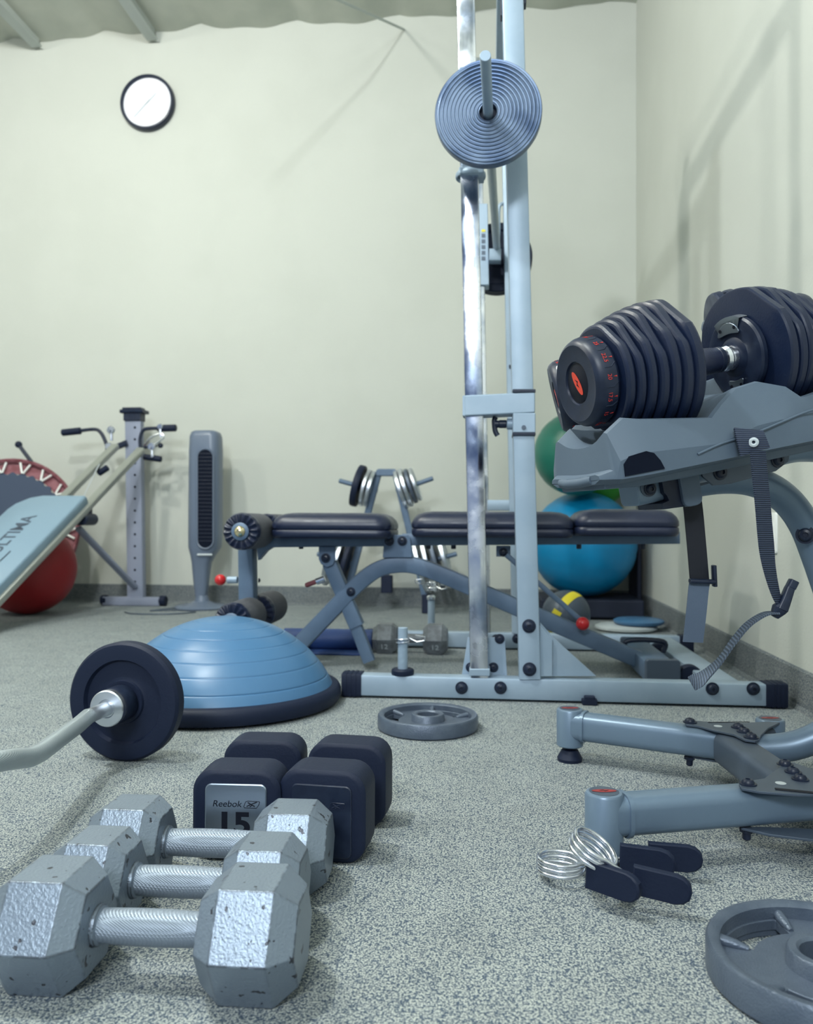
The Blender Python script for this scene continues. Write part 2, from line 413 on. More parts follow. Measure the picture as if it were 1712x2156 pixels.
# sagging insulation blanket between its seams
xs = []; x = WX + .15
SEAM = -0.525; PER = 0.585
nx = int((WX - XL) / 0.03); ny = 2
vs = []; fs = []
for i in range(nx + 1):
    xx = XL + (WX - XL) * i / nx
    ph = ((xx - SEAM) / PER) % 1.0
    sag = 0.036 * (math.sin(PI * ph) ** 0.7) + 0.006 * math.sin(xx * 23)
    for j in range(13):
        yy = YF + (WY + .02 - YF) * j / 12
        vs.append((xx, yy, CZ - sag - 0.008 * math.sin(yy * 5 + xx * 3)))
for i in range(nx):
    for j in range(12):
        a = i * 13 + j; fs.append((a, a + 1, a + 14, a + 13))
top = len(vs); vs += [(XL, YF, CZ + .1), (WX, YF, CZ + .1), (WX, WY + .02, CZ + .1), (XL, WY + .02, CZ + .1)]
fs.append((top, top + 1, top + 2, top + 3))
m = MB(); m.add(vs, fs); struct(m.build('ceiling', M_ceil, smooth=1.0))
for k, xx in enumerate((-2.70, -1.985)):
    m = MB(); m.box((xx, 0.9, CZ - 0.058), (0.05, 2 * 3.62, 0.07)); m.box((xx + .03, .9, CZ - .090), (.03, 7.24, .006)); struct(m.build('trim_%d' % (k + 1), M_purlin, bevel=.003))
m = MB(); m.tube([PY(850, 62, WY - .01), P(690, -10, 3.9), P(330, -170, 3.0)], 0.007, 10); struct(m.build('trim_3', M_purlin))
# carpet strip along the walls
def cove(p0, p1, n, name):
    pr = [(0, 0), (0.016, 0), (0.008, 0.012), (0.006, 0.10), (0.002, 0.106), (0, 0.106)]
    p0 = V(p0); p1 = V(p1); n = V(n)
    m = MB(); m.loft([[p0 + n * a + ZU * b for a, b in pr], [p1 + n * a + ZU * b for a, b in pr]]); return struct(m.build(name, M_cove, smooth=.4))
cove((XL, WY, 0), (WX, WY, 0), (0, -1, 0), 'baseboard_back')
cove((WX, WY, 0), (WX, YF, 0), (-1, 0, 0), 'baseboard_right')

def outlet(c, n, side, label):
    M = basis(c, side, (0, 0, 1))
    t = thing('wall_outlet', c, label, 'outlet')
    m = MB(M); m.loft([[V((a, b, 0)) for a, b in rrect(.070, .115, .006)], [V((a, b, .004)) for a, b in rrect(.070, .115, .006)], [V((a, b, .006)) for a, b in rrect(.064, .109, .005)]])
    m.build('cover_plate', M_white, t)
    for s in (-1, 1):
        m = MB(M); m.loft([[V((a, b + s * .02, .005)) for a, b in rrect(.034, .028, .012)], [V((a, b + s * .02, .008)) for a, b in rrect(.033, .027, .012)]])
        k = m.build('socket', M_white, t)
        m = MB(M)
        for q in (-.006, .006): m.box((q, s * .02 + .003, .0082), (.002, .008, .001))
        m.box((0, s * .02 - .008, .0082), (.004, .004, .001)); m.build('slot', M_ink, k)
c = PX(1628, 1122, WX); outlet(V((WX, c.y, c.z)), (-1, 0, 0), (0, -1, 0), 'white wall outlet low on the right wall behind the hanging strap')
c = PY(547, 1118, WY); outlet(V((c.x, WY, c.z)), (0, -1, 0), (1, 0, 0), 'white wall outlet on the back wall beside the grey tower fan')

# ------------------------------------------------------------------ wall clock
c = PY(308, 213, WY - .04); cc = V((c.x, WY, c.z))
t = thing('wall_clock', cc, 'round black-rimmed wall clock with white face, high on the back wall', 'clock')
Mc = basis(cc, (1, 0, 0), (0, 0, 1))
m = MB(Mc); m.lathe([(0.10, 0.0), (.160, 0.0), (.164, .012), (.163, .034), (.158, .043), (.150, .045), (.145, .036), (.145, .02), (0.10, .02)], None, 64); m.build('frame', M_plas, t)
m = MB(Mc); m.lathe([(0, .015), (.147, .015), (.147, .024), (0, .024)], None, 64); face = m.build('clock_face', M_clock, t)
for h in range(1, 13):
    a = math.radians(h * 30)
    text('numeral', str(h), Mc @ Matrix.Translation((.112 * math.sin(a), .112 * math.cos(a), .0245)), .030, M_faint, face)
def hand(name, deg, L, w, z):
    a = math.radians(deg); d = V((math.sin(a), math.cos(a), 0)); s = V((d.y, -d.x, 0))
    m = MB(Mc); m.loft([[d * -.02 + s * w / 2 + V((0, 0, z)), d * -.02 - s * w / 2 + V((0, 0, z)), d * L - s * w * .3 + V((0, 0, z)), d * L + s * w * .3 + V((0, 0, z))],
                        [d * -.02 + s * w / 2 + V((0, 0, z + .0015)), d * -.02 - s * w / 2 + V((0, 0, z + .0015)), d * L - s * w * .3 + V((0, 0, z + .0015)), d * L + s * w * .3 + V((0, 0, z + .0015))]])
    m.build(name, M_hand, t)
hand('hour_hand', 46, .075, .007, .026); hand('minute_hand', 224, .115, .005, .0285)

# ================================================================== BALLS, DISCS, THINGS BY THE BACK WALL
def ball(name, c, r, mt, label, cat='exercise ball', ribs=True):
    n = 48; pr = []
    for i in range(n + 1):
        a = PI * i / n; rr = r
        if ribs and 6 < i < n - 6 and i % 6 == 0: rr = r * 0.994
        pr.append((rr * math.sin(a) if 0 < i < n else 0, -rr * math.cos(a)))
    m = MB(frame_z(c, (.15, -.1, 1))); m.lathe(pr, None, 56); o = m.build(name, mt, smooth=1.2)
    return tag(o, label, cat)
ball('exercise_ball', C3(.905, 4.13, .368), .268, M_cyan, 'large cyan blue exercise ball in the right corner behind the bench')
ball('exercise_ball', P(1213, 955, 3.94), .203, M_green, 'dark green exercise ball resting on top of the large blue ball')
ball('exercise_ball', P(1252, 1000, 4.28), .178, M_lime, 'bright lime green exercise ball wedged in the corner behind the dark green ball')
ball('exercise_ball', C3(-1.927, 4.12, .234), .232, M_red, 'red exercise ball under the incline board at far left', ribs=False)
# black step platform with its back panel, under the blue ball
t = thing('step_platform', C3(.93, 4.2, 0), 'black low platform with upright back panel under the blue ball in the corner', 'platform')
m = MB(); m.box((0.50, 4.25, .055), (.50, .44, .09)); m.build('deck', M_blackmat, t, bevel=.01)
m = MB(); m.box((.765, 4.38, .2), (.022, .26, .40)); m.build('side_panel', M_blackmat, t, bevel=.006)
m = MB()
for x in (.29, .71):
    for y in (4.06, 4.43): m.cyl((x, y, 0), (x, y, .012), .02, 16)
m.build('foot', M_rubber, t)
# medicine ball
c = P(1192, 1289, 3.34); c.z = .0995
t = thing('medicine_ball', V((c.x, c.y, 0)), 'grey medicine ball with yellow bands on the floor behind the weight bench', 'medicine ball')
ax = (HR * .69 - ZU * .47 - HF * .54).normalized()
Mb = frame_z(c, ax)
m = MB(Mb); n = 36; r = .099
m.lathe([((r * math.sin(PI * i / n)) if 0 < i < n else 0, -r * math.cos(PI * i / n)) for i in range(n + 1)], None, 48); m.build('core', M_dkmetal, t, smooth=1.2)
def band(a0, a1, k=1.01, seg0=0, seg1=48):
    vs = []; fs = []; na = 6
    cols = seg1 - seg0 + 1
    for i in range(na + 1):
        a = math.radians(a0 + (a1 - a0) * i / na)
        for j in range(cols):
            b = 2 * PI * (seg0 + j) / 48
            vs.append((r * k * math.sin(a) * math.cos(b), r * k * math.sin(a) * math.sin(b), -r * k * math.cos(a)))
    for i in range(na):
        for j in range(cols - 1):
            q = i * cols + j; fs.append((q, q + 1, q + cols + 1, q + cols))
    return vs, fs
for a0, a1, s0, s1 in ((79, 101, 1, 15), (79, 101, 17, 31), (79, 101, 33, 47)):
    m = MB(Mb); m.add(*band(a0, a1, 1.008, s0, s1)); m.build('yellow_band', M_yellow, t, smooth=1.2)
# pale balance discs
for k, (px, py, d, rr, mt, lab) in enumerate(((1318, 1318, 3.60, .135, M_chip, 'pale grey round balance disc on the floor behind the bench foot, under the blue one'), (1345, 1307, 3.60, .11, M_bosu, 'pale blue balance disc lying on the grey one near the right wall'))):
    c = P(px, py, d); c.z = 0.001 + .026 * k
    m = MB(Matrix.Translation(c)); m.lathe([(0, 0), (rr * .9, 0), (rr, .008), (rr, .017), (rr * .9, .023), (0, .025)], None, 40); tag(m.build('balance_disc', mt, smooth=1.0), lab, 'disc')

# mini trampoline leaning on the wall
ct = P(8, 1121, 4.45); ct.z = .415
nt_ = (V((0.1, -1, .22))).normalized()
t = thing('mini_trampoline', V((ct.x, ct.y, 0)), 'round mini trampoline with faded red rim and dark mat leaning on the back wall', 'trampoline')
Mt = frame_z(ct, nt_, (1, 0, 0))
m = MB(Mt); m.lathe([(.395, -.006), (.405, .012), (.415, .014), (.42, .004), (.418, -.012), (.40, -.014), (.395, -.006)], None, 64); m.build('rim', M_redpad, t, smooth=1.0)
m = MB(Mt); m.lathe([(.335, -.022), (.398, -.022), (.398, -.016), (.335, -.016), (.335, -.022)], None, 64); m.build('safety_pad', M_redpad, t)
rings = []
for z in (-.012, -.006):
    rings.append([V(((.335 + .008 * math.cos(36 * a)) * math.cos(a), (.335 + .008 * math.cos(36 * a)) * math.sin(a), z)) for a in [2 * PI * k / 216 for k in range(216)]])
m = MB(Mt); m.loft(rings); m.build('mat', mat('trampoline_mat', (.035, .055, .10), .7), t)
for k in range(18):
    a = 2 * PI * k / 18; m = MB(Mt)
    for s in (-1, 1):
        b = a + s * .075
        m.tube([(.34 * math.cos(a + s * .01), .34 * math.sin(a + s * .01), .0), (.398 * math.cos(b), .398 * math.sin(b), .002)], .006, 8)
    m.build('spring', M_white, t)
for a in (75, 195, 315):
    a = math.radians(a); p = V((.41 * math.cos(a), .41 * math.sin(a), 0))
    # its screw-in legs point out of the frame toward the room
    q = p + V((-.115, .02, .0)) + V((math.cos(a), math.sin(a), 0)) * .09
    m = MB(Mt); m.tube([p, q], .011, 12); lg = m.build('leg', M_plas, t)
    m = MB(Mt); m.sphere(q, .02, 16); m.build('rubber_foot', M_rubber, lg)

# ------------------------------------------------------------------ incline glide-board trainer
TY = 4.38
c0 = PY(285, 1268, TY); c0.z = 0
t = thing('incline_trainer', c0, 'grey incline glide-board trainer with tall holed column and sloping rails, left by the wall', 'exercise machine')
def TP(px, py, dy=0.0): return PY(px, py, TY + dy)
base = TP(288, 1264)
m = MB(); m.beam(V((base.x, TY, .05)), V((TP(283, 880).x, TY, TP(283, 880).z)), .092, .05, (0, -1, 0)); col = m.build('column', M_tower, t)
for k in range(14):
    q = TP(284, 900 + 25 * k, -.026)
    m = MB(); m.cyl(q + V((0, .003, 0)), q, .007, 12); m.build('hole', M_ink, col)
q = TP(283, 872); m = MB(); m.beam(q + V((-.068, 0, .012)), q + V((.068, 0, .012)), .09, .02); m.box(q + V((0, 0, -.018)), (.10, .07, .045)); m.box(q + V((.0, -.01, .027)), (.11, .06, .014)); m.build('top_cap', M_plas, t, bevel=.004)
m = MB(); m.beam(V((TP(222, 1264).x, TY - .01, .026)), V((TP(340, 1264).x, TY - .01, .026)), .05, .048); ft = m.build('base_bar', M_tower, t)
for px in (222, 345):
    x = TP(px, 1264).x; m = MB(); m.cyl((x - .018, TY - .01, .03), (x + .018, TY - .01, .03), .029, 20, .004); m.build('end_cap', M_rubber, ft)
vD = HR * -.282 + HF * -.97 + ZU * -.726; vU = vD.normalized()
R0 = C3(-1.455, 4.42, .867); off = HR * -.16
for k, s in enumerate((0, 1)):
    a = R0 + off * s - vD * .03 * s; m = MB(); m.beam(a, a + vD * 1.10, .042, .030, (0, -.6, .8)); m.build('rail', M_rail, t)
a = R0 + vD * 1.09 + ZU * -.01; m = MB(); m.beam(a + HR * .05, a + off - HR * .1, .05, .045); fb = m.build('front_foot', M_tower, t)
for q in (a + HR * .05, a + off - HR * .1): m = MB(); m.cyl(q - HR * .02, q + HR * .01, .03, 20, .004); m.build('caster', M_rubber, fb)
# board
A = P(183, 1041, 3.97); X_ = HR; n_ = X_.cross(-vU).normalized()
if n_.z < 0: n_ = -n_
Lb = .78; Wb = .315
out = [(0, 0), (0, -Lb), (-Wb, -Lb), (-Wb, -.06), (-Wb + .07, 0)]
poly = [(0, -.008), (-.008, 0), (-Wb + .10, 0), (-Wb + .05, -.02), (-Wb + .01, -.07), (-Wb, -.12), (-Wb, -Lb), (0, -Lb)]
def ring_b(k, h): return [A + X_ * (x * k + (1 - k) * -Wb / 2) + (-vU) * (y * k + (1 - k) * -Lb / 2) + n_ * h for x, y in poly]
m = MB(); m.loft([ring_b(.985, -.055), ring_b(1, -.045), ring_b(1, -.015), ring_b(.985, -.004), ring_b(.965, 0)]); bd = m.build('glide_board', M_board, t, smooth=.9)
m = MB(); m.prism([(-.02, -.02), (-.02, -Lb + .02), (-Wb + .03, -Lb + .02), (-Wb + .03, -.12)], A + n_ * -.072, X_, -vU, .015); m.build('board_frame', M_plas, t)
tm = A + X_ * (-Wb * .52) + vU * .33 + n_ * .0006
text('board_lettering', 'ULTIMA', basis(tm, -vU, -X_), .085, M_dkmetal, bd, depth=.0006, bold=.001)
m = MB()
arc = [tm + X_ * (.05 + .02 * math.sin(a)) + vU * (.16 * math.cos(a) + .12) + n_ * .001 for a in [PI * .1 + 1.2 * k / 12 for k in range(13)]]
m.tube(arc, .003, 6); m.build('swoosh_mark', M_dkmetal, bd)
# support strut, handles, pulleys
m = MB(); m.beam(P(165, 1112, 4.05), TP(284, 1236, -.03), .032, .022, (0, -1, 0)); m.build('strut', M_tower, t)
q = P(172, 1085, 4.02); m = MB(); m.box(q, (.07, .09, .10)); m.cyl(q + V((.03, -.06, -.02)), q + V((.03, .06, -.02)), .03, 20); m.build('roller_block', M_plas, t, bevel=.006)
def grip_arm(pts, g0, g1):
    m = MB(); m.tube(spline(pts, 6), .010, 12); ar = m.build('handle_arm', M_plas, t)
    m = MB(); m.cyl(g0, g1, .020, 18, .004); m.build('grip', M_rubber, ar)
D = -.06
grip_arm([TP(168, 907, D), TP(200, 904, D), TP(213, 912, D), TP(222, 930, D), TP(228, 950, D)], TP(131, 911, D), TP(170, 907, D))
grip_arm([TP(297, 952, D), TP(295, 925, D), TP(302, 906, D), TP(318, 902, D), TP(334, 902, D)], TP(332, 902, D), TP(371, 901, D))
m = MB(); m.cyl(TP(303, 962, D), TP(340, 967, D), .017, 16, .003); m.build('grip', M_rubber, t)
m = MB(); m.cyl(P(207, 997, 4.3), P(227, 984, 4.3), .017, 16, .003); m.build('grip', M_rubber, t)
m = MB(); m.beam(TP(225, 950, -.03), TP(268, 932, -.03), .03, .03); m.build('cross_arm', M_plas, t)
for px, py in ((232, 905), (336, 898), (228, 940), (318, 940)):
    m = MB(); q = TP(px, py, D - .03); m.cyl(q, q + V((0, .018, 0)), .022 if py > 900 else .016, 20, .003); m.beam(q + V((0, .01, .0)), q + V((.004, .01, -.06)), .02, .012); m.build('pulley', M_chrome, t)
m = MB(); m.tube(spline([TP(304, 938, D), TP(318, 921, D - .02), TP(338, 914, D - .02), TP(344, 922, D - .02), TP(325, 936, D - .02)], 6), .007, 8); m.build('cable_hook', M_chrome, t)
m = MB(); m.cyl(TP(300, 943, D), TP(330, 938, D), .008, 10); m.sphere(TP(338, 938, D), .015, 16); m.build('pull_pin', M_plas, t)
m = MB(); m.tube([TP(231, 940, -.1), P(205, 985, 4.25), P(168, 1062, 4.15)], .0025, 6); m.build('cable', M_chip, t)

# ------------------------------------------------------------------ tower fan
FY = 4.30
c = PY(425, 1272, FY); c.z = 0
t = thing('tower_fan', c, 'slim grey tower fan on a round base standing against the back wall', 'fan')
def fw(px, py): return PY(px, py, FY)
secs = [(1256, 424, 11, .030), (1225, 424, 15, .035), (1185, 425, 19, .045), (1170, 428, 24, .055), (1152, 432, 32, .065), (1120, 433, 33, .07), (950, 434, 32.5, .07), (920, 434, 31, .068), (911, 434, 28, .062), (908, 434, 22, .05)]
rings = []
for py, cx, hw, dep in secs:
    q = fw(cx, py); w = hw / FPX * (FY / (.9947 + (cx - 856) / FPX * .103))
    rings.append([V((q.x + a, FY + b, q.z)) for a, b in rrect(2 * w, 2 * dep, min(w, dep) * .62, 5)])
m = MB(); m.loft(rings); body = m.build('housing', M_fan, t, smooth=.8)
def slot(k, Y0, Y1, name, mt, par, hole=False):
    pts = []
    cx, y0, y1, hw = 432, 962, 1138, 15.5 * k
    for i in range(13): a = PI - PI * i / 12; pts.append((cx + hw * math.cos(a), y0 - hw * math.sin(a)))
    for i in range(13): a = -PI * i / 12; pts.append((cx + hw * math.cos(a), y1 - hw * math.sin(a)))
    return pts
s1 = slot(1.25, 0, 0, '', 0, 0); s2 = slot(1.0, 0, 0, '', 0, 0); F0 = FY - .071
pa = [PY(x, y, F0 + .004) for x, y in s1]; pb = [PY(x, y, F0 - .006) for x, y in slot(1.15, 0, 0, '', 0, 0)]; pc = [PY(x, y, F0 - .004) for x, y in s2]; pd = [PY(x, y, F0 + .006) for x, y in s2]
m = MB(); m.loft([pa, pb, pc, pd], caps=False); m.build('grille_surround', M_fan, t, smooth=.9)
m = MB(); m.plate(s2, F0 - .0005, F0 + .004); gr = m.build('grille', M_darkfill, t)
m = MB()
for k in range(24):
    y = 955 + k * 8; a = PY(418, y, F0 - .002); b = PY(446, y, F0 - .002); m.beam(a, b, .004, .0035)
m.build('louvre', M_vinyl, t)
m = MB(); a = PY(415, 1168, FY - .062); b = PY(447, 1168, FY - .062); m.beam(a, b, .010, .012); m.build('control_band', M_chip, t, bevel=.003)
m = MB(); m.box(fw(434, 914) + V((0, -.02, .008)), (.05, .03, .008)); m.build('top_button', M_chip, t, bevel=.003)
m = MB(Matrix.Translation(V((c.x, FY, 0)))); m.lathe([(0, 0), (.145, 0), (.15, .008), (.14, .016), (.08, .024), (.04, .04), (.03, .075), (0, .075)], None, 48); m.build('base', M_fan, t)
m = MB(); m.tube(spline([V((c.x, FY + .1, .006)), C3(-1.35, 4.28, .004), C3(-1.22, 4.30, .004), C3(-1.10, 4.22, .004), C3(-1.2, 4.12, .004), C3(-1.38, 4.12, .004), C3(-1.46, 4.2, .004)], 8), .0035, 8); m.build('power_cord', M_dkmetal, t)

# ------------------------------------------------------------------ weight tree and its plates
KY = 4.22
t = thing('weight_tree', V((PY(815, 1270, KY).x, KY, 0)), 'blue-grey A-frame weight tree holding plates on side pegs, behind the bench', 'weight rack')
def K(px, py, dy=0.0): return PY(px, py, KY + dy)
m = MB(); m.plate([(790, 1002), (792, 990), (796, 987), (830, 987), (834, 990), (838, 1002)], KY - .025, KY + .025); m.build('top_bracket', M_bench, t, bevel=.004)
fl = K(722, 1272); fl.z = .01; fr = K(903, 1284); fr.z = .03
m = MB(); m.beam(K(796, 1000), K(733, 1240), .035, .03, (0, -1, 0)); m.build('leg', M_bench, t)
m = MB(); m.beam(K(834, 1000), K(897, 1262), .035, .03, (0, -1, 0)); m.build('leg', M_bench, t)
for px, dy in ((731, 0), (899, 0)):
    a = K(px, 1262, dy); m = MB(); m.beam(V((a.x, KY + dy, .001)), V((a.x, KY + dy, .10)), .05, .05, (0, -1, 0)); m.build('foot', M_rubber, t, bevel=.004)
q = K(815, 1215, .10)
m = MB(); m.beam(K(815, 1143), q + V((0, 0, .02)), .03, .03, (0, -1, 0)); m.build('rear_strut', M_bench, t)
m = MB(); m.beam(q + V((0, 0, .01)), q + V((0, 0, -.085)), .06, .05, (0, -1, 0)); m.build('foot', M_rubber, t, bevel=.004)
m = MB(); m.beam(K(757, 1142), K(867, 1142), .03, .03, (0, -1, 0)); m.build('cross_bar', M_bench, t)
pegs = {'tl': (K(795, 1034), K(714, 1012)), 'tr': (K(834, 1034), K(912, 1007)), 'll': (K(752, 1190), K(668, 1166)), 'lr': (K(872, 1190), K(962, 1166))}
for a, b in pegs.values():
    m = MB(); m.cyl(a, b, .0125, 16, .003); m.build('peg', M_bench, t)
def tree_plate(key, f, r, th, mt, label, grp=None):
    a, b = pegs[key]; c = a.lerp(b, f); n = (b - a).normalized()
    m = MB(frame_z(c, n)); m.lathe([(.0135, -th * .5), (r * .25, -th * .5), (r * .3, -th * .3), (r * .78, -th * .3), (r * .82, -th * .5), (r * .98, -th * .5), (r, -th * .35), (r, th * .35), (r * .98, th * .5), (r * .82, th * .5), (r * .78, th * .3), (r * .3, th * .3), (r * .25, th * .5), (.0135, th * .5), (.0135, -th * .5)], None, 48)
    tag(m.build('weight_plate', mt, smooth=.6), label, 'weight plate', 'plates on the weight tree')
tree_plate('tl', .50, .112, .032, M_rubber, 'black weight plate outermost on the top left peg of the tree')
tree_plate('tl', .31, .100, .018, M_steel, 'silver-edged weight plate in the middle of the top left peg of the tree')
tree_plate('tl', .18, .098, .018, M_steel, 'silver-edged weight plate innermost on the top left peg of the tree')
tree_plate('tr', .14, .105, .020, M_steel, 'silver-edged weight plate innermost on the top right peg of the tree')
tree_plate('tr', .27, .105, .020, M_steel, 'silver-edged weight plate second from the post on the top right peg')
tree_plate('tr', .40, .095, .018, M_castgrey, 'grey weight plate third from the post on the top right peg')
tree_plate('tr', .52, .090, .018, M_steel, 'small silver-edged weight plate outermost on the top right peg')
tree_plate('ll', .22, .165, .024, M_rubber, 'large black weight plate nearest the left leg of the tree, under the seat pad')
tree_plate('ll', .42, .150, .022, M_steel, 'large silver weight plate in the middle of the lower left peg')
tree_plate('ll', .62, .150, .022, M_steel, 'large silver weight plate outermost on the lower left peg')
tree_plate('lr', .16, .165, .022, M_steel, 'large silver weight plate innermost on the lower right peg')
tree_plate('lr', .34, .165, .022, M_steel, 'large silver weight plate second from the right leg of the tree')
tree_plate('lr', .52, .160, .022, M_castgrey, 'large grey weight plate third from the right leg of the tree')
tree_plate('lr', .72, .150, .022, M_steel, 'large silver weight plate outermost on the lower right peg')

# ================================================================== SMITH MACHINE
def camd(p): return (p - CAM).dot(FWD)
RY, RF = 2.20, 3.08      # near and far side frames
t = thing('smith_machine', V((.2, RY, 0)), 'tall grey smith machine with chrome guide rails and horizontal bar, centre right', 'exercise machine')
SM = t
def R(px, py, dy=0.0): return PY(px, py, RY + dy)
def RFp(px, py, dy=0.0): return PY(px, py, RF + dy)
# near base rail
a = R(762, 1447); b = R(1608, 1455); zc = .034
a.z = b.z = zc
m = MB(); m.beam(a, b, .05, .056); rail_n = m.build('base_rail', M_rack, t)
for p, q in ((a, a + (a - b).normalized() * .052), (b, b + (b - a).normalized() * .052)):
    m = MB(); m.beam(p + (p - q).normalized() * .002, q, .056, .062, c=.006)
    d = (q - p).normalized()
    for k in range(3): m.beam(p + d * (.012 + .013 * k), p + d * (.018 + .013 * k), .059, .064, c=.005)
    m.build('end_cap', M_rubber, rail_n)
ny_ = V((0, -1, 0))
for px, py in ((972, 1448), (1054, 1448), (1500, 1450), (1586, 1450)):
    q = R(px, py, -.026); bolt(rail_n, q, ny_, .0125)
q = R(1240, 1480, -.02); m = MB(); m.box((q.x, RY - .03, .008), (.04, .03, .016)); m.box((q.x, RY - .035, .018), (.028, .02, .012)); m.build('rubber_foot', M_rubber, rail_n, bevel=.003)
# far base rail
a = RFp(800, 1345); b = RFp(1428, 1345); a.z = b.z = .034
m = MB(); m.beam(a, b, .05, .056); rail_f = m.build('base_rail', M_rack, t)
for p, q in ((a, a - V((.05, 0, 0))), (b, b + V((.05, 0, 0)))):
    m = MB(); m.beam(p, q, .056, .062, c=.006); m.build('end_cap', M_rubber, rail_f)
for px in (1045, 1088):
    bolt(rail_f, RFp(px, 1345, -.026), ny_, .0125)
# rear floor beam
xb = .62
m = MB(); m.beam(V((xb, RY + .026, .034)), V((xb, RF - .026, .034)), .085, .05); m.build('rear_floor_beam', M_rack, t)
# uprights: near
def post(p0, p1, w, h, name, mt, par=t): 
    m = MB(); m.beam(p0, p1, w, h, (0, -1, 0), .005); return m.build(name, mt, par)
pb = R(1115, 1424, .0); pt = R(1079, 0, .0); d = (pt - pb).normalized()
pt2 = pb + d * 2.20
up_n = post(V((pb.x, pb.y, .062)), pt2, .057, .06, 'upright', M_rack)
# chrome guides: near
gb = R(1010, 1424); gt = R(981, 0); d2 = (gt - gb).normalized(); gt2 = gb + d2 * 2.18
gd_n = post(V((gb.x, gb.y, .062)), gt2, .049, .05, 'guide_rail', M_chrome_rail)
# far
fb = RFp(1094, 1330); ftp = RFp(1066, 0); d = (ftp - fb).normalized()
post(V((fb.x, fb.y, .062)), fb + d * 2.2, .057, .06, 'upright', M_rack)
g2 = RFp(1021, 1330); g2t = RFp(998, 0); d = (g2t - g2).normalized()
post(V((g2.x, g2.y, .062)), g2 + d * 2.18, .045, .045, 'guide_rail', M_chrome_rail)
# top frame
zt = 2.17
x0 = gt2.x; x1 = pt2.x
m = MB(); m.beam(V((x0 - .04, RY, zt + .02)), V((x1 + .04, RY, zt + .02)), .05, .05); m.build('top_bar', M_rack, t)
m = MB(); m.beam(V((x0 - .04, RF, zt + .02)), V((x1 + .04, RF, zt + .02)), .05, .05); m.build('top_bar', M_rack, t)
m = MB(); m.beam(V((x1, RY + .026, zt + .02)), V((x1, RF - .026, zt + .02)), .06, .06); m.build('top_cross_beam', M_rack, t)
# pulley and strap at the very top of the upright
for q, sz in ((R(1057, 5), (.008, .03, .09)), (R(1104, -5), (.01, .03, .05))):
    m = MB(); m.box(q, sz); m.build('top_bracket', M_plas, t, bevel=.002)
# base gussets
m = MB(); m.plate([(1137, 1310), (1165, 1342), (1256, 1424), (1137, 1424)], RY - .004, RY + .004); m.plate([(1137, 1318), (1163, 1346), (1163, 1424), (1137, 1424)], RY - .018, RY - .003); m.build('gusset', M_rack, t, bevel=.001)
for px, py in ((1114, 1318), (1115, 1409)): bolt(up_n, R(px, py, -.031), ny_, .0135)
m = MB(); m.plate([(985, 1342), (1063, 1342), (1068, 1424), (972, 1424)], RY + .026, RY + .032); m.build('guide_bracket', M_rack, t, bevel=.001)
for px, py in ((991, 1405), (1039, 1405), (1052, 1345)): bolt(t, R(px, py, .025), ny_, .010)
# spring hub between: dark stain block at foot of guide rail is the rail's own socket
m = MB(); m.plate([(988, 1408), (1032, 1408), (1032, 1424), (988, 1424)], RY - .027, RY + .027); m.build('guide_socket', M_rack, t, bevel=.003)
# tie bracket joining guide and upright, with sleeve and pop pin
m = MB(); m.plate([(978, 832), (1127, 825), (1127, 869), (978, 876)], RY - .034, RY + .034); tie = m.build('tie_bracket', M_rack, t, bevel=.004)
m = MB(); m.plate([(974, 834), (979, 832), (979, 876), (974, 874)], RY - .030, RY + .030); m.build('tie_end_plate', M_rack, tie)
m = MB(); m.plate([(1080, 869), (1128, 869), (1128, 911), (1080, 911)], RY - .034, RY + .034); sl = m.build('sleeve', M_rack, t, bevel=.003)
for y0, y1 in ((819, 826), (910, 917)):
    m = MB(); m.plate([(1079, y0), (1128, y0), (1128, y1), (1079, y1)], RY - .036, RY + .036); m.build('sleeve_bushing', M_plas, sl, bevel=.002)
q = R(1103, 900, -.035); m = MB(); m.cyl(q, q + V((0, -.002, 0)), .006, 16); m.build('rivet', M_dkmetal, sl)
m = MB(); m.cyl(R(1081, 893), R(1067, 893), .015, 20, .002); m.build('pin_barrel', M_rack, sl)
m = MB(); m.cyl(R(1067, 893), R(1050, 893), .011, 20, .002); m.tube(spline([R(1048, 917), R(1043, 908), R(1041, 893), R(1041, 884), R(1044, 878)], 5), .007, 10, radii=None); m.cyl(R(1050, 893), R(1042, 893), .010, 16); m.build('pop_pin_knob', M_plas, sl)
# cross member between the sides at bench height
m = MB(); m.beam(RFp(1027, 1064), RFp(1092, 1064), .05, .04); m.build('side_tie', M_rack, t)
m = MB(); m.plate([(1072, 768), (1090, 768), (1090, 775), (1072, 775)], RF - .035, RF + .035); m.build('sleeve_bushing', M_plas, t)
# the bar and its carriages
BN = P(1022, 122, 1.775); BP = P(1028, 245, 2.03); dirb = (BP - BN).normalized()
BF = P(1046, 520, 3.02); BE = P(1050, 600, 3.42)
z0 = 1.505
BN.z = BP.z = BF.z = BE.z = z0
m = MB(); m.cyl(BN, BP + (BP - BN).normalized() * .10, .0125, 28, .001); bar = m.build('bar_sleeve', M_rack, t)
m = MB(); m.cyl(BP + (BP - BN).normalized() * .006, BP + (BP - BN).normalized() * .03, .0222, 32); m.build('hub_bushing', M_blackmat, bar)
m = MB(); m.cyl(BP + (BP - BN).normalized() * .10, BF, .0135, 24); m.build('bar', M_barknurl, t)
m = MB(); m.cyl(BF, BE, .0125, 24, .002); m.build('bar_sleeve', M_rack, t)
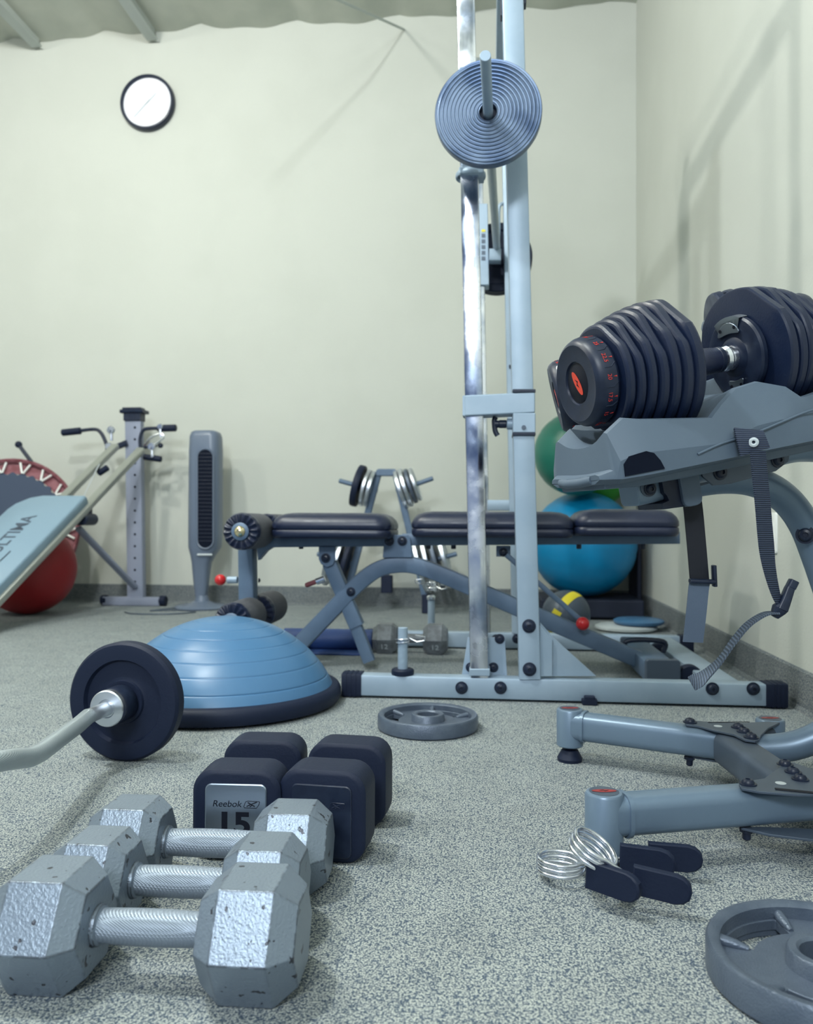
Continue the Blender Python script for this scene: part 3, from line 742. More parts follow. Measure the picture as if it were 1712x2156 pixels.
# near carriage around the guide rail
m = MB(); m.plate([(966, 140), (1003, 138), (1010, 350), (972, 352)], RY - .034, RY + .034); cr = m.build('carriage', M_rack, t, bevel=.003)
m = MB(); m.plate([(966, 350), (1019, 348), (1019, 364), (967, 366)], RY - .036, RY + .036); m.build('carriage_end', M_rack, cr, bevel=.004)
q = R(991, 373); m = MB(Matrix.Translation(q)); m.lathe([(.036, .014), (.041, .008), (.042, 0), (.040, -.004), (.033, 0), (.033, .014), (.036, .014)], None, 40); m.build('bumper_ring', M_rack, t)
m = MB(); m.plate([(1006, 160), (1062, 150), (1062, 310), (1008, 330)], RY - .012, RY - .004); m.build('hook_plate', M_rack, cr, bevel=.002)
# far carriage with label
m = MB(); m.plate([(1006, 428), (1027, 428), (1030, 600), (1008, 600)], RF - .034, RF + .034); cf = m.build('carriage', M_rack, t, bevel=.003)
m = MB(); m.plate([(1014, 483), (1022, 483), (1022, 488), (1014, 488)], RF - .0355, RF - .034); m.build('warning_label', M_yellow, cf)
m = MB()
for k in range(5): m.plate([(1014, 492 + 12 * k), (1022, 492 + 12 * k), (1022, 500 + 12 * k), (1014, 500 + 12 * k)], RF - .0355, RF - .034)
m.build('label_block', M_dkmetal, cf)
m = MB(); m.beam(RFp(1030, 540, -.05), RFp(1055, 540, -.05), .05, .045); m.build('bar_collar', M_rack, cf)
m = MB(); m.tube(spline([RFp(1062, 428, -.02), RFp(1053, 432, -.03), RFp(1050, 445, -.03), RFp(1050, 480, -.03), RFp(1048, 520, -.03)], 6), .007, 12); m.build('catch_hook', M_rack, t)
# storage pegs with rubber stops and spring clips
def peg(Y, px, ytop, ybot, name):
    top = PY(px, ytop, Y); x = PY(px, ybot, Y).x
    m = MB(); m.cyl((x, Y, .06), (x, Y, top.z), .0135, 24, .001); pg = m.build('storage_peg', M_rack, t)
    return x, top.z, pg
x, zt_, pg = peg(RY + .0, 848, 1321, 1418, '')
m = MB(Matrix.Translation((x, RY, .062))); m.lathe([(.0135, 0), (.030, 0), (.031, .004), (.031, .012), (.028, .016), (.0135, .016)], None, 32); m.build('rubber_stop', M_rubber, pg)
def clip(x, Y, z, pg, s=1):
    m = MB(); pts = [V((x + .017 * math.cos(a), Y + .017 * math.sin(a), z + .004 * a / PI)) for a in [2 * PI * k / 20 for k in range(41)]]
    pts += [V((x + .04 * s, Y - .012, z + .008)), V((x + .06 * s, Y - .012, z + .012)), V((x + .062 * s, Y - .012, z + .022)), V((x + .035 * s, Y - .012, z + .026))]
    m.tube(pts, .0022, 8); m.build('spring_clip', M_chrome, pg)
clip(x, RY, .145, pg)
x, zt_, pg = peg(RF, 908, 1262, 1330, '')
clip(x, RF, .215, pg); clip(x, RF, .235, pg, -1)
m = MB(Matrix.Translation((x, RF, zt_))); m.lathe([(0, 0), (.018, 0), (.018, .01), (.012, .016), (0, .016)], None, 24); m.build('peg_cap', M_chrome, pg)

# plates on the machine's bar
def ridged(c, n, r, th):
    pr = [(.0225, -th / 2)]; k = 0
    N = 11
    for i in range(N):
        ra = .0245 + (r - .0285) * i / N; rb = .0245 + (r - .0285) * (i + .5) / N
        pr += [(ra, -th / 2 + .0008), (ra + (rb - ra) * .5, -th / 2 - .0014), (rb, -th / 2 - .0016), (rb + (rb - ra) * .6, -th / 2 + .0006)]
    pr += [(r - .002, -th / 2), (r, -th / 2 + .003), (r, th / 2 - .003), (r - .003, th / 2), (.0225, th / 2), (.0225, -th / 2)]
    m = MB(frame_z(c, n)); m.lathe(pr, None, 96); return m
M_ridge = mat('ridged_steel', (0.045, 0.075, 0.14), 0.30, 0.65, rough2=.48, rs=9, col2=(.14, .19, .28), ns=9, detail=6)
n = (BF - BN).normalized()
tag(ridged(BP, n, .134, .026).build('weight_plate', M_ridge, smooth=.5), 'large silver ridged weight plate on the near end of the smith machine bar', 'weight plate', 'plates on the smith machine')
def black_plate(c, n, r, th, label):
    m = MB(frame_z(c, n)); m.lathe([(.0145, -th / 2), (.035, -th / 2), (.04, -th / 2 + .006), (r * .75, -th / 2 + .006), (r * .8, -th / 2), (r * .97, -th / 2), (r, -th / 2 + .004), (r, th / 2 - .004), (r * .97, th / 2), (.0145, th / 2), (.0145, -th / 2)], None, 64)
    return tag(m.build('weight_plate', M_rubber, smooth=.6), label, 'weight plate', 'plates on the smith machine')
n2 = (BE - BF).normalized()
black_plate(BF + n2 * .12, n2, .135, .030, 'black weight plate on the far end of the smith machine bar, nearer the uprights')
black_plate(BF + n2 * .152, n2, .135, .030, 'black weight plate on the far end of the smith machine bar, outermost')

# ================================================================== WEIGHT BENCH
BY = 2.60
t = thing('weight_bench', V((PY(860, 1380, BY).x, BY, 0)), 'grey weight bench with dark vinyl pads and foam leg rollers, standing inside the smith machine', 'bench')
BE_ = t
def B(px, py, dy=0.0): return PY(px, py, BY + dy)
def pad(px0, px1, y0, y1, name, r0=.05, r1=.05):
    """padded cushion between two pixels on its near face"""
    Yn = BY - .135; Yf = BY + .135
    a = PY(px0, y0, Yn); b = PY(px1, y1, Yn); z0 = b.z; z1 = a.z
    L = b.x - a.x; cx = (a.x + b.x) / 2; W = Yf - Yn; H = z1 - z0
    rings = []
    prof = [(-.006, 0), (0, .12), (0, .30), (-.004, .34), (0, .38), (0, .55), (-.006, .72), (-.018, .87), (-.036, .96), (-.06, 1.0)]
    for ins, h in prof:
        rings.append([V((cx + x, BY + y, z0 + H * h)) for x, y in rrect(L + 2 * ins, W + 2 * ins, .045 + ins * .3, 6)])
    m = MB(); m.loft(rings); return m.build(name, M_vinyl, t, smooth=1.0)
pad(566, 821, 1079, 1135, 'seat_pad'); pad(864, 1211, 1076, 1133, 'back_pad'); pad(1212, 1437, 1071, 1130, 'head_pad')
# frame tubes
def bx0(p, q, h, w=.05, nm='frame_tube', mt=M_bench, up=(0, 0, 1)):
    m = MB(); m.beam(p, q, w, h, up); return m.build(nm, mt, t)
bx0(B(535, 1141), B(825, 1138), .036, .05)
bx0(B(848, 1136), B(1428, 1132), .038, .05)
m = MB(); m.plate([(817, 1130), (822, 1126), (858, 1126), (864, 1132), (868, 1174), (806, 1174), (808, 1145)], BY - .034, BY - .028); m.plate([(817, 1130), (822, 1126), (858, 1126), (864, 1132), (868, 1174), (806, 1174), (808, 1145)], BY + .028, BY + .034); hb = m.build('hinge_bracket', M_bench, t, bevel=.002)
for px in (820, 847): bolt(hb, B(px, 1139, -.035), ny_, .0115)
arch = spline([B(590, 1398), B(640, 1347), B(700, 1285), B(752, 1232), B(792, 1201), B(833, 1189), B(880, 1192), B(950, 1218), B(1050, 1262), B(1150, 1305), B(1250, 1348), B(1350, 1390)], 5)
m = MB(); m.sweep(arch, rrect(.052, .052, .006, 2), (0, -1, 0)); m.build('arched_leg', M_bench, t)
# front and rear cross feet
xf = B(590, 1398).x
m = MB(); m.beam(V((xf, BY - .12, .03)), V((xf, BY + .25, .03)), .05, .05); cf_ = m.build('front_foot', M_bench, t)
for s, e in ((-.12, -.155), (.25, .30)): m = MB(); m.beam(V((xf, BY + s, .03)), V((xf, BY + e, .03)), .056, .058); m.build('end_cap', M_rubber, cf_)
xr = PY(1390, 1385, BY - .18).x
m = MB(); m.beam(V((xr, BY - .20, .045)), V((xr, BY + .22, .045)), .088, .06, c=.008); rf = m.build('rear_foot', M_bench, t)
for s in (-1, 1): m = MB(); m.beam(V((xr, BY + (-.20 if s < 0 else .22), .045)), V((xr, BY + (-.225 if s < 0 else .245), .045)), .096, .085, c=.008); m.build('end_cap', M_dkmetal, rf, bevel=.003)
for s in (-.2, .22):
    m = MB(); m.cyl((xr + .078, BY + s - .015, .036), (xr + .078, BY + s + .015, .036), .036, 28, .004); m.build('wheel', M_rubber, rf)
    bolt(rf, V((xr + .078, BY + s - .016, .036)), ny_, .007)
m = MB(); m.tube(spline([V((xr - .06, BY + .02, .07)), V((xr - .06, BY + .02, .105)), V((xr + .05, BY + .02, .105)), V((xr + .05, BY + .02, .07))], 6), .008, 10); m.build('lift_handle', M_plas, rf)
for px, py in ((1347, 1386), (1358, 1390)): bolt(t, PY(px, py, BY - .028), ny_, .006)
# diagonal support under the seat
q = B(688, 1166)
m = MB(); m.plate([(671, 1151), (706, 1151), (706, 1178), (701, 1190), (688, 1195), (676, 1188), (671, 1178)], BY - .032, BY - .026); sb = m.build('seat_bracket', M_bench, t, bevel=.002)
m = MB(); m.plate([(671, 1151), (706, 1151), (706, 1178), (701, 1190), (688, 1195), (676, 1188), (671, 1178)], BY + .026, BY + .032); m.build('seat_bracket', M_bench, t, bevel=.002)
bolt(sb, B(686, 1175, -.033), ny_, .0115)
m = MB(); m.beam(B(695, 1185), B(752, 1318), .046, .046, (0, -1, 0)); st = m.build('support_outer_tube', M_bench, t)
m = MB(); m.beam(B(742, 1298), B(778, 1392), .038, .038, (0, -1, 0)); m.build('support_inner_tube', M_bench, t)
bolt(t, B(739, 1246, -.027), ny_, .011)
m = MB(); m.cyl(B(684, 1218, -.01), B(666, 1225, -.01), .011, 20, .001); pn = m.build('pin_barrel', M_chrome, t)
m = MB(); m.cyl(B(667, 1224, -.01), B(643, 1233, -.01), .008, 16, .003); m.build('red_pin_grip', M_redpad, pn, label='dull red pin grip')
# rear prop with red knob
m = MB(); m.plate([(1045, 1149), (1075, 1149), (1075, 1172), (1045, 1172)], BY - .032, BY - .026); pb_ = m.build('prop_bracket', M_bench, t, bevel=.002); bolt(pb_, B(1060, 1163, -.033), ny_, .0105)
m = MB(); m.beam(B(1066, 1168, -.04), B(1222, 1305, -.04), .016, .026, (0, -1, 0)); pr_ = m.build('prop_bar', M_bench, t)
m = MB(); m.sphere(B(1227, 1313, -.06), .0205, 28); m.build('red_knob', M_redknob, pr_, smooth=1.2)
# leg developer
m = MB(); m.beam(B(521, 1130), B(523, 1272), .050, .056, (0, -1, 0)); lp = m.build('leg_developer_post', M_bench, t)
m = MB(); m.plate([(540, 1150), (577, 1150), (560, 1160), (543, 1180)], BY - .02, BY + .02); m.build('post_gusset', M_bench, t, bevel=.002)
m = MB(); m.cyl(B(500, 1221), B(479, 1221), .0115, 20, .001); kn = m.build('knob_shaft', M_rack, t)
m = MB(); m.sphere(B(464, 1221), .0185, 28); m.build('red_knob', M_redknob, kn, smooth=1.2)
bolt(t, B(545, 1222, 0), (1, 0, 0), .006)
def roller(px, py, y0, y1, r=.056, cap=True, lab=None):
    q = PY(px, py, BY - .235); x, z = q.x, q.z
    m = MB(frame_z(V((x, y0, z)), (0, 1, 0))); L = y1 - y0
    m.lathe([(.012, .004), (r * .86, .0), (r * .96, .006), (r, .018), (r, L - .018), (r * .95, L - .006), (r * .85, L), (.012, L)], None, 40)
    ro = m.build('foam_roller', M_foam, t, smooth=.9)
    # gathered end cover
    m = MB(frame_z(V((x, y0, z)), (0, 1, 0)))
    rings = []; seg = 112
    for rad, zz, am in ((r * 1.005, .022, 0), (r * 1.01, .008, .0015), (r * .93, -.003, .004), (r * .72, -.006, .004), (r * .50, -.003, .002), (r * .42, -.001, 0)):
        rings.append([V((rad * math.cos(2 * PI * k / seg), rad * math.sin(2 * PI * k / seg), zz + am * math.sin(k * 2 * PI / 7))) for k in range(seg)])
    m.loft(rings); m.build('gathered_cover', M_vinyl, ro, smooth=.7)
    m = MB(frame_z(V((x, y0, z)), (0, -1, 0))); m.lathe([(0, 0), (.026, 0), (.027, .008), (.022, .011), (0, .011)], None, 32); m.build('end_disc', M_bench, ro)
    return ro, V((x, y0, z))
ro, q = roller(507, 1119, BY - .235, BY - .035)
m = MB(frame_z(q + V((0, -.010, 0)), (0, -1, 0))); m.lathe([(0, .012), (.008, .011), (.015, .006), (.0175, 0), (0, 0)], None, 28); m.build('brass_cap', M_brass, ro, smooth=1.0)
roller(507, 1119, BY + .035, BY + .235)
roller(488, 1309, BY - .235, BY - .035); roller(488, 1309, BY + .035, BY + .235)
m = MB(); q = PY(507, 1119, BY - .235); m.cyl((q.x, BY - .04, q.z), (q.x, BY + .04, q.z), .012, 16); q = PY(488, 1309, BY - .235); m.cyl((q.x, BY - .04, q.z), (q.x, BY + .04, q.z), .012, 16); m.build('roller_axle', M_chrome, t)
m = MB(); m.beam(B(523, 1268), B(508, 1300), .04, .04, (0, -1, 0)); m.build('post_foot', M_bench, t)
for px in (634, 902, 955, 1219, 1354):
    m = MB(); q = B(px, 1152, -.0); m.cyl(q + V((0, 0, .01)), q + V((0, 0, -.006)), .008, 12, .002); m.build('pad_bolt', M_plas, t)

# blue rolled mat and far dumbbell
q = G(690, 1366); yy = PY(690, 1345, 2.96)
t = thing('rolled_mat', V((yy.x, 2.96, 0)), 'rolled blue exercise mat lying on the floor behind the bench legs', 'mat')
x0 = PY(600, 1345, 2.96).x; x1 = PY(785, 1345, 2.96).x
m = MB(); pr = []
sp = [V((0, .040 * (1 - .0 * k) * math.cos(a) * (1 - a / 40), .042 + .040 * math.sin(a) * (1 - a / 40))) for k, a in enumerate([2 * PI * i / 24 for i in range(24 * 4)])]
inn = [p * 1 for p in sp]
outl = [(p.y, p.z) for p in sp]; inl = [(p.y * .9, .042 + (p.z - .042) * .9) for p in sp]
poly = outl + inl[::-1]
vs = [V((x0, 2.96 + a, b)) for a, b in poly] + [V((x1, 2.96 + a, b)) for a, b in poly]; n = len(poly)
m.cyl((x0 + .003, 2.96, .042), (x1 - .003, 2.96, .042), .038, 40)
m.add(vs, [(k, (k + 1) % n, n + (k + 1) % n, n + k) for k in range(n)]); m.build('roll', M_bluemat, t, smooth=.9)
m = MB(); m.box(((x0 + x1) / 2, 2.905, .004), (x1 - x0, .11, .007)); m.build('loose_flap', M_bluemat, t, bevel=.002)

def hexd(M, L, H, hl, hr, mt, name, label, cat='dumbbell', group=None, txt=None, flat=.10, tmat=None):
    """hex dumbbell lying along local x, resting at local z = 0"""
    t = thing(name, (0, 0, 0), label, cat, group, M)
    t.matrix_basis = M
    M = t.matrix_basis.copy()
    R0 = H / 2 / math.cos(PI / 6)
    def hexr(k): return [V((0, R0 * k * math.cos(a), H / 2 + R0 * k * math.sin(a))) for a in [PI / 3 * i for i in range(6)]]
    for s in (-1, 1):
        m = MB(M); xs_ = [(L / 2 - hl, .73), (L / 2 - hl * .79, 1.0), (L / 2 - hl * .23, 1.0), (L / 2, .70)]
        m.loft([[p + V((s * x, 0, 0)) for p in hexr(k)] for x, k in xs_]); hd = m.build('head', mt, t, smooth=None, bevel=.0013)
        m = MB(M); m.lathe([(hr, 0), (hr * 1.28, 0), (hr * 1.22, .004), (hr, .006)], frame_z(V((s * (L / 2 - hl), 0, H / 2)), (-s, 0, 0)), 28); m.build('handle_collar', mt, hd)
        if txt:
            a = math.radians(-60)
            # digits on the lower front face
            nrm = V((0, -math.cos(PI / 6), -math.sin(PI / 6))); upv = V((0, -math.sin(PI / 6), math.cos(PI / 6)))
            c = V((s * (L / 2 - hl / 2), 0, H / 2)) + nrm * (H / 2 + .0003)
            text('numeral', txt, M @ basis(c, (1, 0, 0), upv), .03, tmat or M_chip, hd, depth=.0006)
    m = MB(M); n = 24; Li = L - 2 * hl
    pts = [V((-Li / 2 - .004 + (Li + .008) * k / n, 0, H / 2)) for k in range(n + 1)]
    rad = [hr * (1 + .10 * math.sin(PI * k / n)) for k in range(n + 1)]
    m.tube(pts, hr, 28, radii=rad); m.build('handle', M_knurl if mt is M_hex else mt, t)
    return t
M_hexfar = mat('worn_grey_cast_iron', (0.19, 0.215, 0.235), 0.5, .2, col2=(.14, .155, .175), ns=50)
a = PY(787, 1372, 2.93); b = PY(941, 1372, 2.93)
hexd(frame(((a.x + b.x) / 2, 2.945, 0.0), (1, 0, 0)), .272, .106, .088, .015, M_hexfar, 'hex_dumbbell', 'worn grey hex dumbbell marked 12, behind the bench beside the blue mat', txt='12')

# ================================================================== DOME TRAINER
c = C3(-.483, 2.15, 0)
t = thing('balance_dome', c, 'large pale blue half-ball balance trainer on a flat black base', 'balance trainer')
m = MB(Matrix.Translation(c)); m.lathe([(0, .004), (.291, .004), (.305, .008), (.310, .020), (.310, .034), (.305, .044), (.297, .048), (.280, .048), (0, .048)], None, 96); m.build('base', M_rubber, t, smooth=.8)
pr = []; N = 220
for i in range(N + 1):
    Rc = .319; zc_ = .226 - Rc; am = math.asin(.290 / Rc)
    a = am * (1 - i / N); rr = Rc * math.sin(a); z = zc_ + Rc * math.cos(a); f = 1 - i / N
    g = sum(math.exp(-((f - q) / .0038) ** 2) for q in (.90, .78, .67, .56, .45, .34, .22))
    rr -= .0016 * g * math.sin(a); z -= .0016 * g * math.cos(a)
    pr.append((rr if i < N else 0, z))
m = MB(Matrix.Translation(c)); m.lathe(pr, None, 128); dm = m.build('dome', M_bosu, t, smooth=1.2)

# ================================================================== CURL BAR AND ITS PLATE
pc = P(266, 1475, 1.62); pc.z = .1185
p1 = P(222, 1493, 1.545); p1.z = .1185
ax = (p1 - pc); ax.z = 0; ax.normalize()
m = MB(frame_z(pc, ax)); r = .1185
m.lathe([(.016, -.018), (.045, -.018), (.05, -.010), (.078, -.010), (.083, -.018), (r - .004, -.018), (r, -.012), (r, .010), (r - .005, .016), (r - .010, .017), (.084, .017), (.081, .010), (.080, .008), (.050, .008), (.044, .010), (.042, .015), (.020, .015), (.016, .015), (.016, -.018)], None, 96)
wp = m.build('weight_plate', M_rubber, smooth=.5)
tag(wp, 'black rubber weight plate standing upright on the end of the bent curl bar', 'weight plate')
t = thing('curl_bar', V((pc.x, pc.y, 0)), 'silver bent curl bar with knurled grip, resting on its plate at left', 'barbell')
bp = [pc - ax * .05, pc + ax * .09]
m = MB(frame_z(pc - ax * .05, ax)); m.lathe([(0, 0), (.015, 0), (.015, .067), (.034, .067), (.036, .070), (.036, .108), (.034, .112), (0, .112)], None, 40); m.build('sleeve', M_plas, t)
m = MB(frame_z(pc + ax * .060, ax)); m.lathe([(0, 0), (.033, 0), (.035, .002), (.035, .012), (.033, .014), (.018, .0145), (.016, .012), (0, .012)], None, 48); m.build('collar', M_steel, t)
q0 = pc + ax * .07; q1 = pc + ax * .135
B1 = P(163, 1528, 1.42); B1.z = .1185
B2 = P(74, 1603, 1.205); B2.z = .127
B3 = P(-15, 1606, 1.10)
B4 = P(-190, 1650, .98)
m = MB(); m.cyl(q0, q1, .0135, 28); m.build('bar_neck', M_steel, t)
path = [q1, q1.lerp(B1, .75), q1.lerp(B1, .9), B1.lerp(B2, .10), B1.lerp(B2, .25), B1.lerp(B2, .72), B1.lerp(B2, .88), B2.lerp(B3, .12), B2.lerp(B3, .3), B3, B4, P(-420, 1840, .80)]
path = spline(path, 5)
m = MB(); m.tube(path, .0145, 28); m.build('knurled_bar', M_barknurl, t)

# ================================================================== FRONT HEX DUMBBELLS
def hpos(xl, xr, dl, dr, yaw_extra=0):
    a = C3((xl - 856) / FPX * dl, dl, 0); b = C3((xr - 856) / FPX * dr, dr, 0)
    return a, b
for (xc, dl, dr, x0, x1, L, H, hl, lab) in (
    (0, .856, .830, 10, 655, .318, .115, .100, 'silver hex dumbbell with chipped paint, nearest the camera'),
    (0, .974, .950, 130, 652, .295, .104, .090, 'silver hex dumbbell with chipped paint, in the middle of the three'),
    (0, 1.088, 1.066, 204, 704, .316, .104, .096, 'silver hex dumbbell with chipped paint, farthest of the three, before the black dumbbells')):
    a, b = hpos(x0, x1, dl, dr)
    c = (a + b) / 2
    hexd(frame((c.x, c.y, 0), b - a), L, H, hl, .0165, M_hex, 'hex_dumbbell', lab, group='silver hex dumbbells in the foreground')

# ================================================================== SQUARE RUBBER DUMBBELLS
def squared(xf, df, xb, db, W, H, label, badge):
    a = C3((xf - 856) / FPX * df, df, 0); b = C3((xb - 856) / FPX * db, db, 0)
    ax = (b - a); ax.z = 0; ax.normalize()
    M = frame((a.x, a.y, 0), ax)          # x: away from camera, y: left
    t = thing('square_dumbbell', (0, 0, 0), label, 'dumbbell', 'black square-headed dumbbells', M)
    t.matrix_basis = M; M = t.matrix_basis.copy()
    L = (b - a).length
    def hd(x0, x1, nm='head'):
        m = MB(M)
        prof = [(x0, -.007), (x0 + .001, -.0035), (x0 + .004, -.0005), (x0 + .010, 0), (x1 - .010, 0), (x1 - .004, -.0005), (x1 - .001, -.0035), (x1, -.007)]
        m.loft([[V((x, p, q + H / 2)) for p, q in rrect(W + 2 * i, H + 2 * i, .030 + i * .5, 6)] for x, i in prof])
        return m.build(nm, M_rubber, t, smooth=.5)
    h1 = hd(0, .068); h2 = hd(L, L + .062)
    m = MB(M); m.tube([V((.06 + (L - .05) * k / 12, 0, H / 2)) for k in range(13)], .016, 24, radii=[.015 + .003 * math.sin(PI * k / 12) for k in range(13)]); m.build('handle', M_steel, t)
    Mf = basis(M @ V((0, 0, H / 2 - .0055)), -(M.to_3x3() @ V((0, 1, 0))), (0, 0, 1))
    bw, bh = .088, .101
    m = MB(Mf); m.loft([[V((x, y - .0, -.001)) for x, y in rrect(bw, bh, .009, 5)], [V((x, y, .0018)) for x, y in rrect(bw, bh, .009, 5)], [V((x, y, .0028)) for x, y in rrect(bw - .003, bh - .003, .008, 5)]])
    bd = m.build('badge', M_badge if badge else M_plas, h1, smooth=.5)
    mt = M_ink if badge else M_vinyl
    text('brand_lettering', 'Reebok', Mf @ Matrix.Translation((-.0125, .0225, .0030)), .0125, mt, bd, shear=.18, depth=.0002, sx=1.08)
    m = MB(Mf @ Matrix.Translation((0, -.0037, 0))); z = .0031
    fr = [V((x, y, z)) for x, y in ((.0125, .0215), (.0300, .0212), (.0335, .0262), (.0345, .0300), (.0340, .0305), (.0175, .0310), (.0145, .0300), (.0120, .0235))]
    m.tube(fr, .00045, 6, closed=True)
    for ln in (((.0160, .0235), (.0215, .0262), (.0305, .0298)), ((.0175, .0290), (.0225, .0262), (.0275, .0235)), ((.0205, .0232), (.0235, .0250))):
        m.tube([V((x, y, z)) for x, y in ln], .0007, 6)
    m.build('brand_mark', mt, bd)
    text('weight_number', '15', Mf @ Matrix.Translation((-.003, -.0062, .0030)), .043, mt, bd, depth=.0002, bold=.0014, sx=1.18)
    return t
squared(501, 1.146, 555, 1.30, .127, .127, 'black square-headed dumbbell with a metal badge reading 15, the left of the pair', True)
squared(680, 1.14, 731, 1.275, .127, .129, 'black square-headed dumbbell with a dark embossed end, the right of the pair', False)

# ================================================================== GRIP PLATES ON THE FLOOR
def grip_plate(c, R_, th, rot, label, hub=.040, hole=.0255):
    T = Matrix.Translation(c) @ Matrix.Rotation(rot, 4, 'Z')
    t = thing('weight_plate', c, label, 'weight plate')
    # raised rim
    m = MB(T); m.lathe([(R_ - .016, .0), (R_ - .003, .0), (R_, .003), (R_, th - .004), (R_ - .003, th), (R_ - .010, th), (R_ - .015, th - .004), (R_ - .016, 0)], None, 96); m.build('rim', M_castgrey, t, smooth=.7)
    m = MB(T); m.lathe([(hole, .004), (hub + .004, .004), (hub, th * .35), (hub - .002, th - .002), (hub - .004, th), (hole + .003, th), (hole, th - .003), (hole, .004)], None, 64); m.build('hub', M_castgrey, t, smooth=.7)
    # web with three grip openings
    h0, h1 = th * .18, th * .52
    seg = 144; opening = lambda k: (k % 48) < 22
    vs = []; fs = []
    r0, ra, rb, r1 = hub - .002, R_ - .048, R_ - .018, R_ - .010
    radii = (r0, ra, rb, r1)
    for z in (h0, h1):
        for rr in radii:
            for k in range(seg):
                a = 2 * PI * k / seg; vs.append((rr * math.cos(a), rr * math.sin(a), z))
    def id(l, q, k): return (l * 4 + q) * seg + (k % seg)
    for k in range(seg):
        for q in range(3):
            if q == 1 and opening(k): continue
            fs.append((id(0, q, k), id(0, q + 1, k), id(0, q + 1, k + 1), id(0, q, k + 1)))
            fs.append((id(1, q, k), id(1, q, k + 1), id(1, q + 1, k + 1), id(1, q + 1, k)))
        if opening(k):
            fs.append((id(0, 1, k), id(0, 1, k + 1), id(1, 1, k + 1), id(1, 1, k)))
            fs.append((id(0, 2, k), id(1, 2, k), id(1, 2, k + 1), id(0, 2, k + 1)))
            if not opening(k - 1): fs.append((id(0, 1, k), id(1, 1, k), id(1, 2, k), id(0, 2, k)))
        elif opening(k - 1): fs.append((id(0, 1, k), id(0, 2, k), id(1, 2, k), id(1, 1, k)))
    m = MB(T); m.add(vs, fs); m.build('web', M_castgrey, t, smooth=.7, bevel=.0015)
    # rounded ribs at the ends of each opening
    for j in range(3):
        for e in (-1.2, 23.2):
            a = 2 * PI * (48 * j + e) / seg
            m = MB(T); p0 = V((math.cos(a) * (R_ - .044), math.sin(a) * (R_ - .044), h1)); p1_ = V((math.cos(a) * (R_ - .013), math.sin(a) * (R_ - .013), h1 + .004))
            m.tube([p0, p0.lerp(p1_, .4), p1_], .006, 12, radii=[.003, .0055, .0065]); m.build('rib', M_castgrey, t, smooth=1.0)
    return t
c = C3(.0515, 1.885, .001); grip_plate(c, .1165, .033, math.radians(150), 'grey cast grip plate lying flat on the carpet before the smith machine')
c = C3(.437, .842, .001); grip_plate(c, .118, .036, math.radians(100), 'grey cast grip plate lying flat in the lower right corner')

# ================================================================== SPRING COLLARS
def spring(cc, M, r, wire, hA, hB, label):
    """coil about local z of M; two flat handles given as local end points"""
    t = thing('spring_collar', (0, 0, 0), label, 'spring collar', 'spring collars by the stand foot', M)
    t.matrix_basis = M; M = t.matrix_basis.copy()
    a0, a1 = math.radians(hA[0]), math.radians(hB[0]) + 2 * PI * 2
    pitch = wire * 2.25; n = 150
    pts = []
    z0 = hA[1]
    for i in range(n + 1):
        a = a0 + (a1 - a0) * i / n; z = hA[1] + (hB[1] - hA[1]) * i / n
        pts.append(V((r * math.cos(a), r * math.sin(a), z)))
    e0 = V(hA[2]); e1 = V(hB[2])
    full = [e0.lerp(pts[0], .25), e0.lerp(pts[0], .75)] + pts + [pts[-1].lerp(e1, .25), pts[-1].lerp(e1, .75)]
    m = MB(M); m.tube(full, wire, 12); m.build('coil', M_chrome, t, smooth=1.2)
    for (an, z, e, d, up) in (hA, hB):
        e = V(e); d = V(d).normalized(); up = V(up).normalized(); nn = d.cross(up).normalized(); up = nn.cross(d)
        out = [(0, -.0175), (.052, -.0175), (.061, -.015), (.068, -.009), (.070, 0), (.068, .009), (.061, .015), (.052, .0175), (0, .0175)]
        rings = []
        for off, k in ((-.0055, .93), (-.004, 1), (.004, 1), (.0055, .93)):
            rings.append([e + d * (x * k + (1 - k) * .03) + up * (y * k) + nn * off for x, y in out])
        m = MB(M); m.loft(rings); m.build('handle', M_rubber, t, smooth=.5)
    return t
# back collar lies with its coil upright axis; front one leans on it
def loc(M, p): return M.inverted() @ p
def ldir(M, v): return M.to_3x3().inverted() @ v
cA = C3(.2135, 1.075, .003)
MA = frame_z(cA, (0, 0, 1))
hA1 = C3(.290, 1.075, .024); hA2 = C3(.335, 1.125, .024)
def collar(center, axis, ez0, ez1, A, dA, upA, Bp, dB, upB, a0, a1, label):
    M = frame_z(center, axis)
    return spring(None, M, .0300, .0029,
                  (a0, ez0, loc(M, A), ldir(M, dA), ldir(M, upA)), (a1, ez1, loc(M, Bp), ldir(M, dB), ldir(M, upB)), label)
def ang_to(M, p, da=0):
    q = loc(M, p); return math.degrees(math.atan2(q.y, q.x)) + da
def two(center, axis, ez0, ez1, A, dA, Bp, dB, label, upA=(0, 0, 1), upB=(0, 0, 1), s=50):
    M = frame_z(center, axis)
    a = ang_to(M, A, s); b = ang_to(M, Bp, -s)
    while b < a: b += 360
    return collar(center, axis, ez0, ez1, A, dA, V(upA), Bp, dB, V(upB), a, b, label)
two(P(1180, 1838, 1.085), (0.03, 0, 1), .002, .022, P(1305, 1804, 1.065), HR * .95 - HF * .28 + ZU * -.02, P(1365, 1800, 1.09), HR * .97 + HF * -.18 + ZU * -.01, 'chrome spring collar with black handles, coil lying flat, behind the other')
two(P(1243, 1800, 1.03), (HR * .46 - HF * .22 + ZU * .85), -.004, .018, P(1236, 1838, 1.01), (HR * .80 - HF * .62 + ZU * -.05), P(1332, 1850, 1.00), (HR * .92 - HF * .36 + ZU * -.08), 'chrome spring collar with black handles, coil propped up on the other collar')

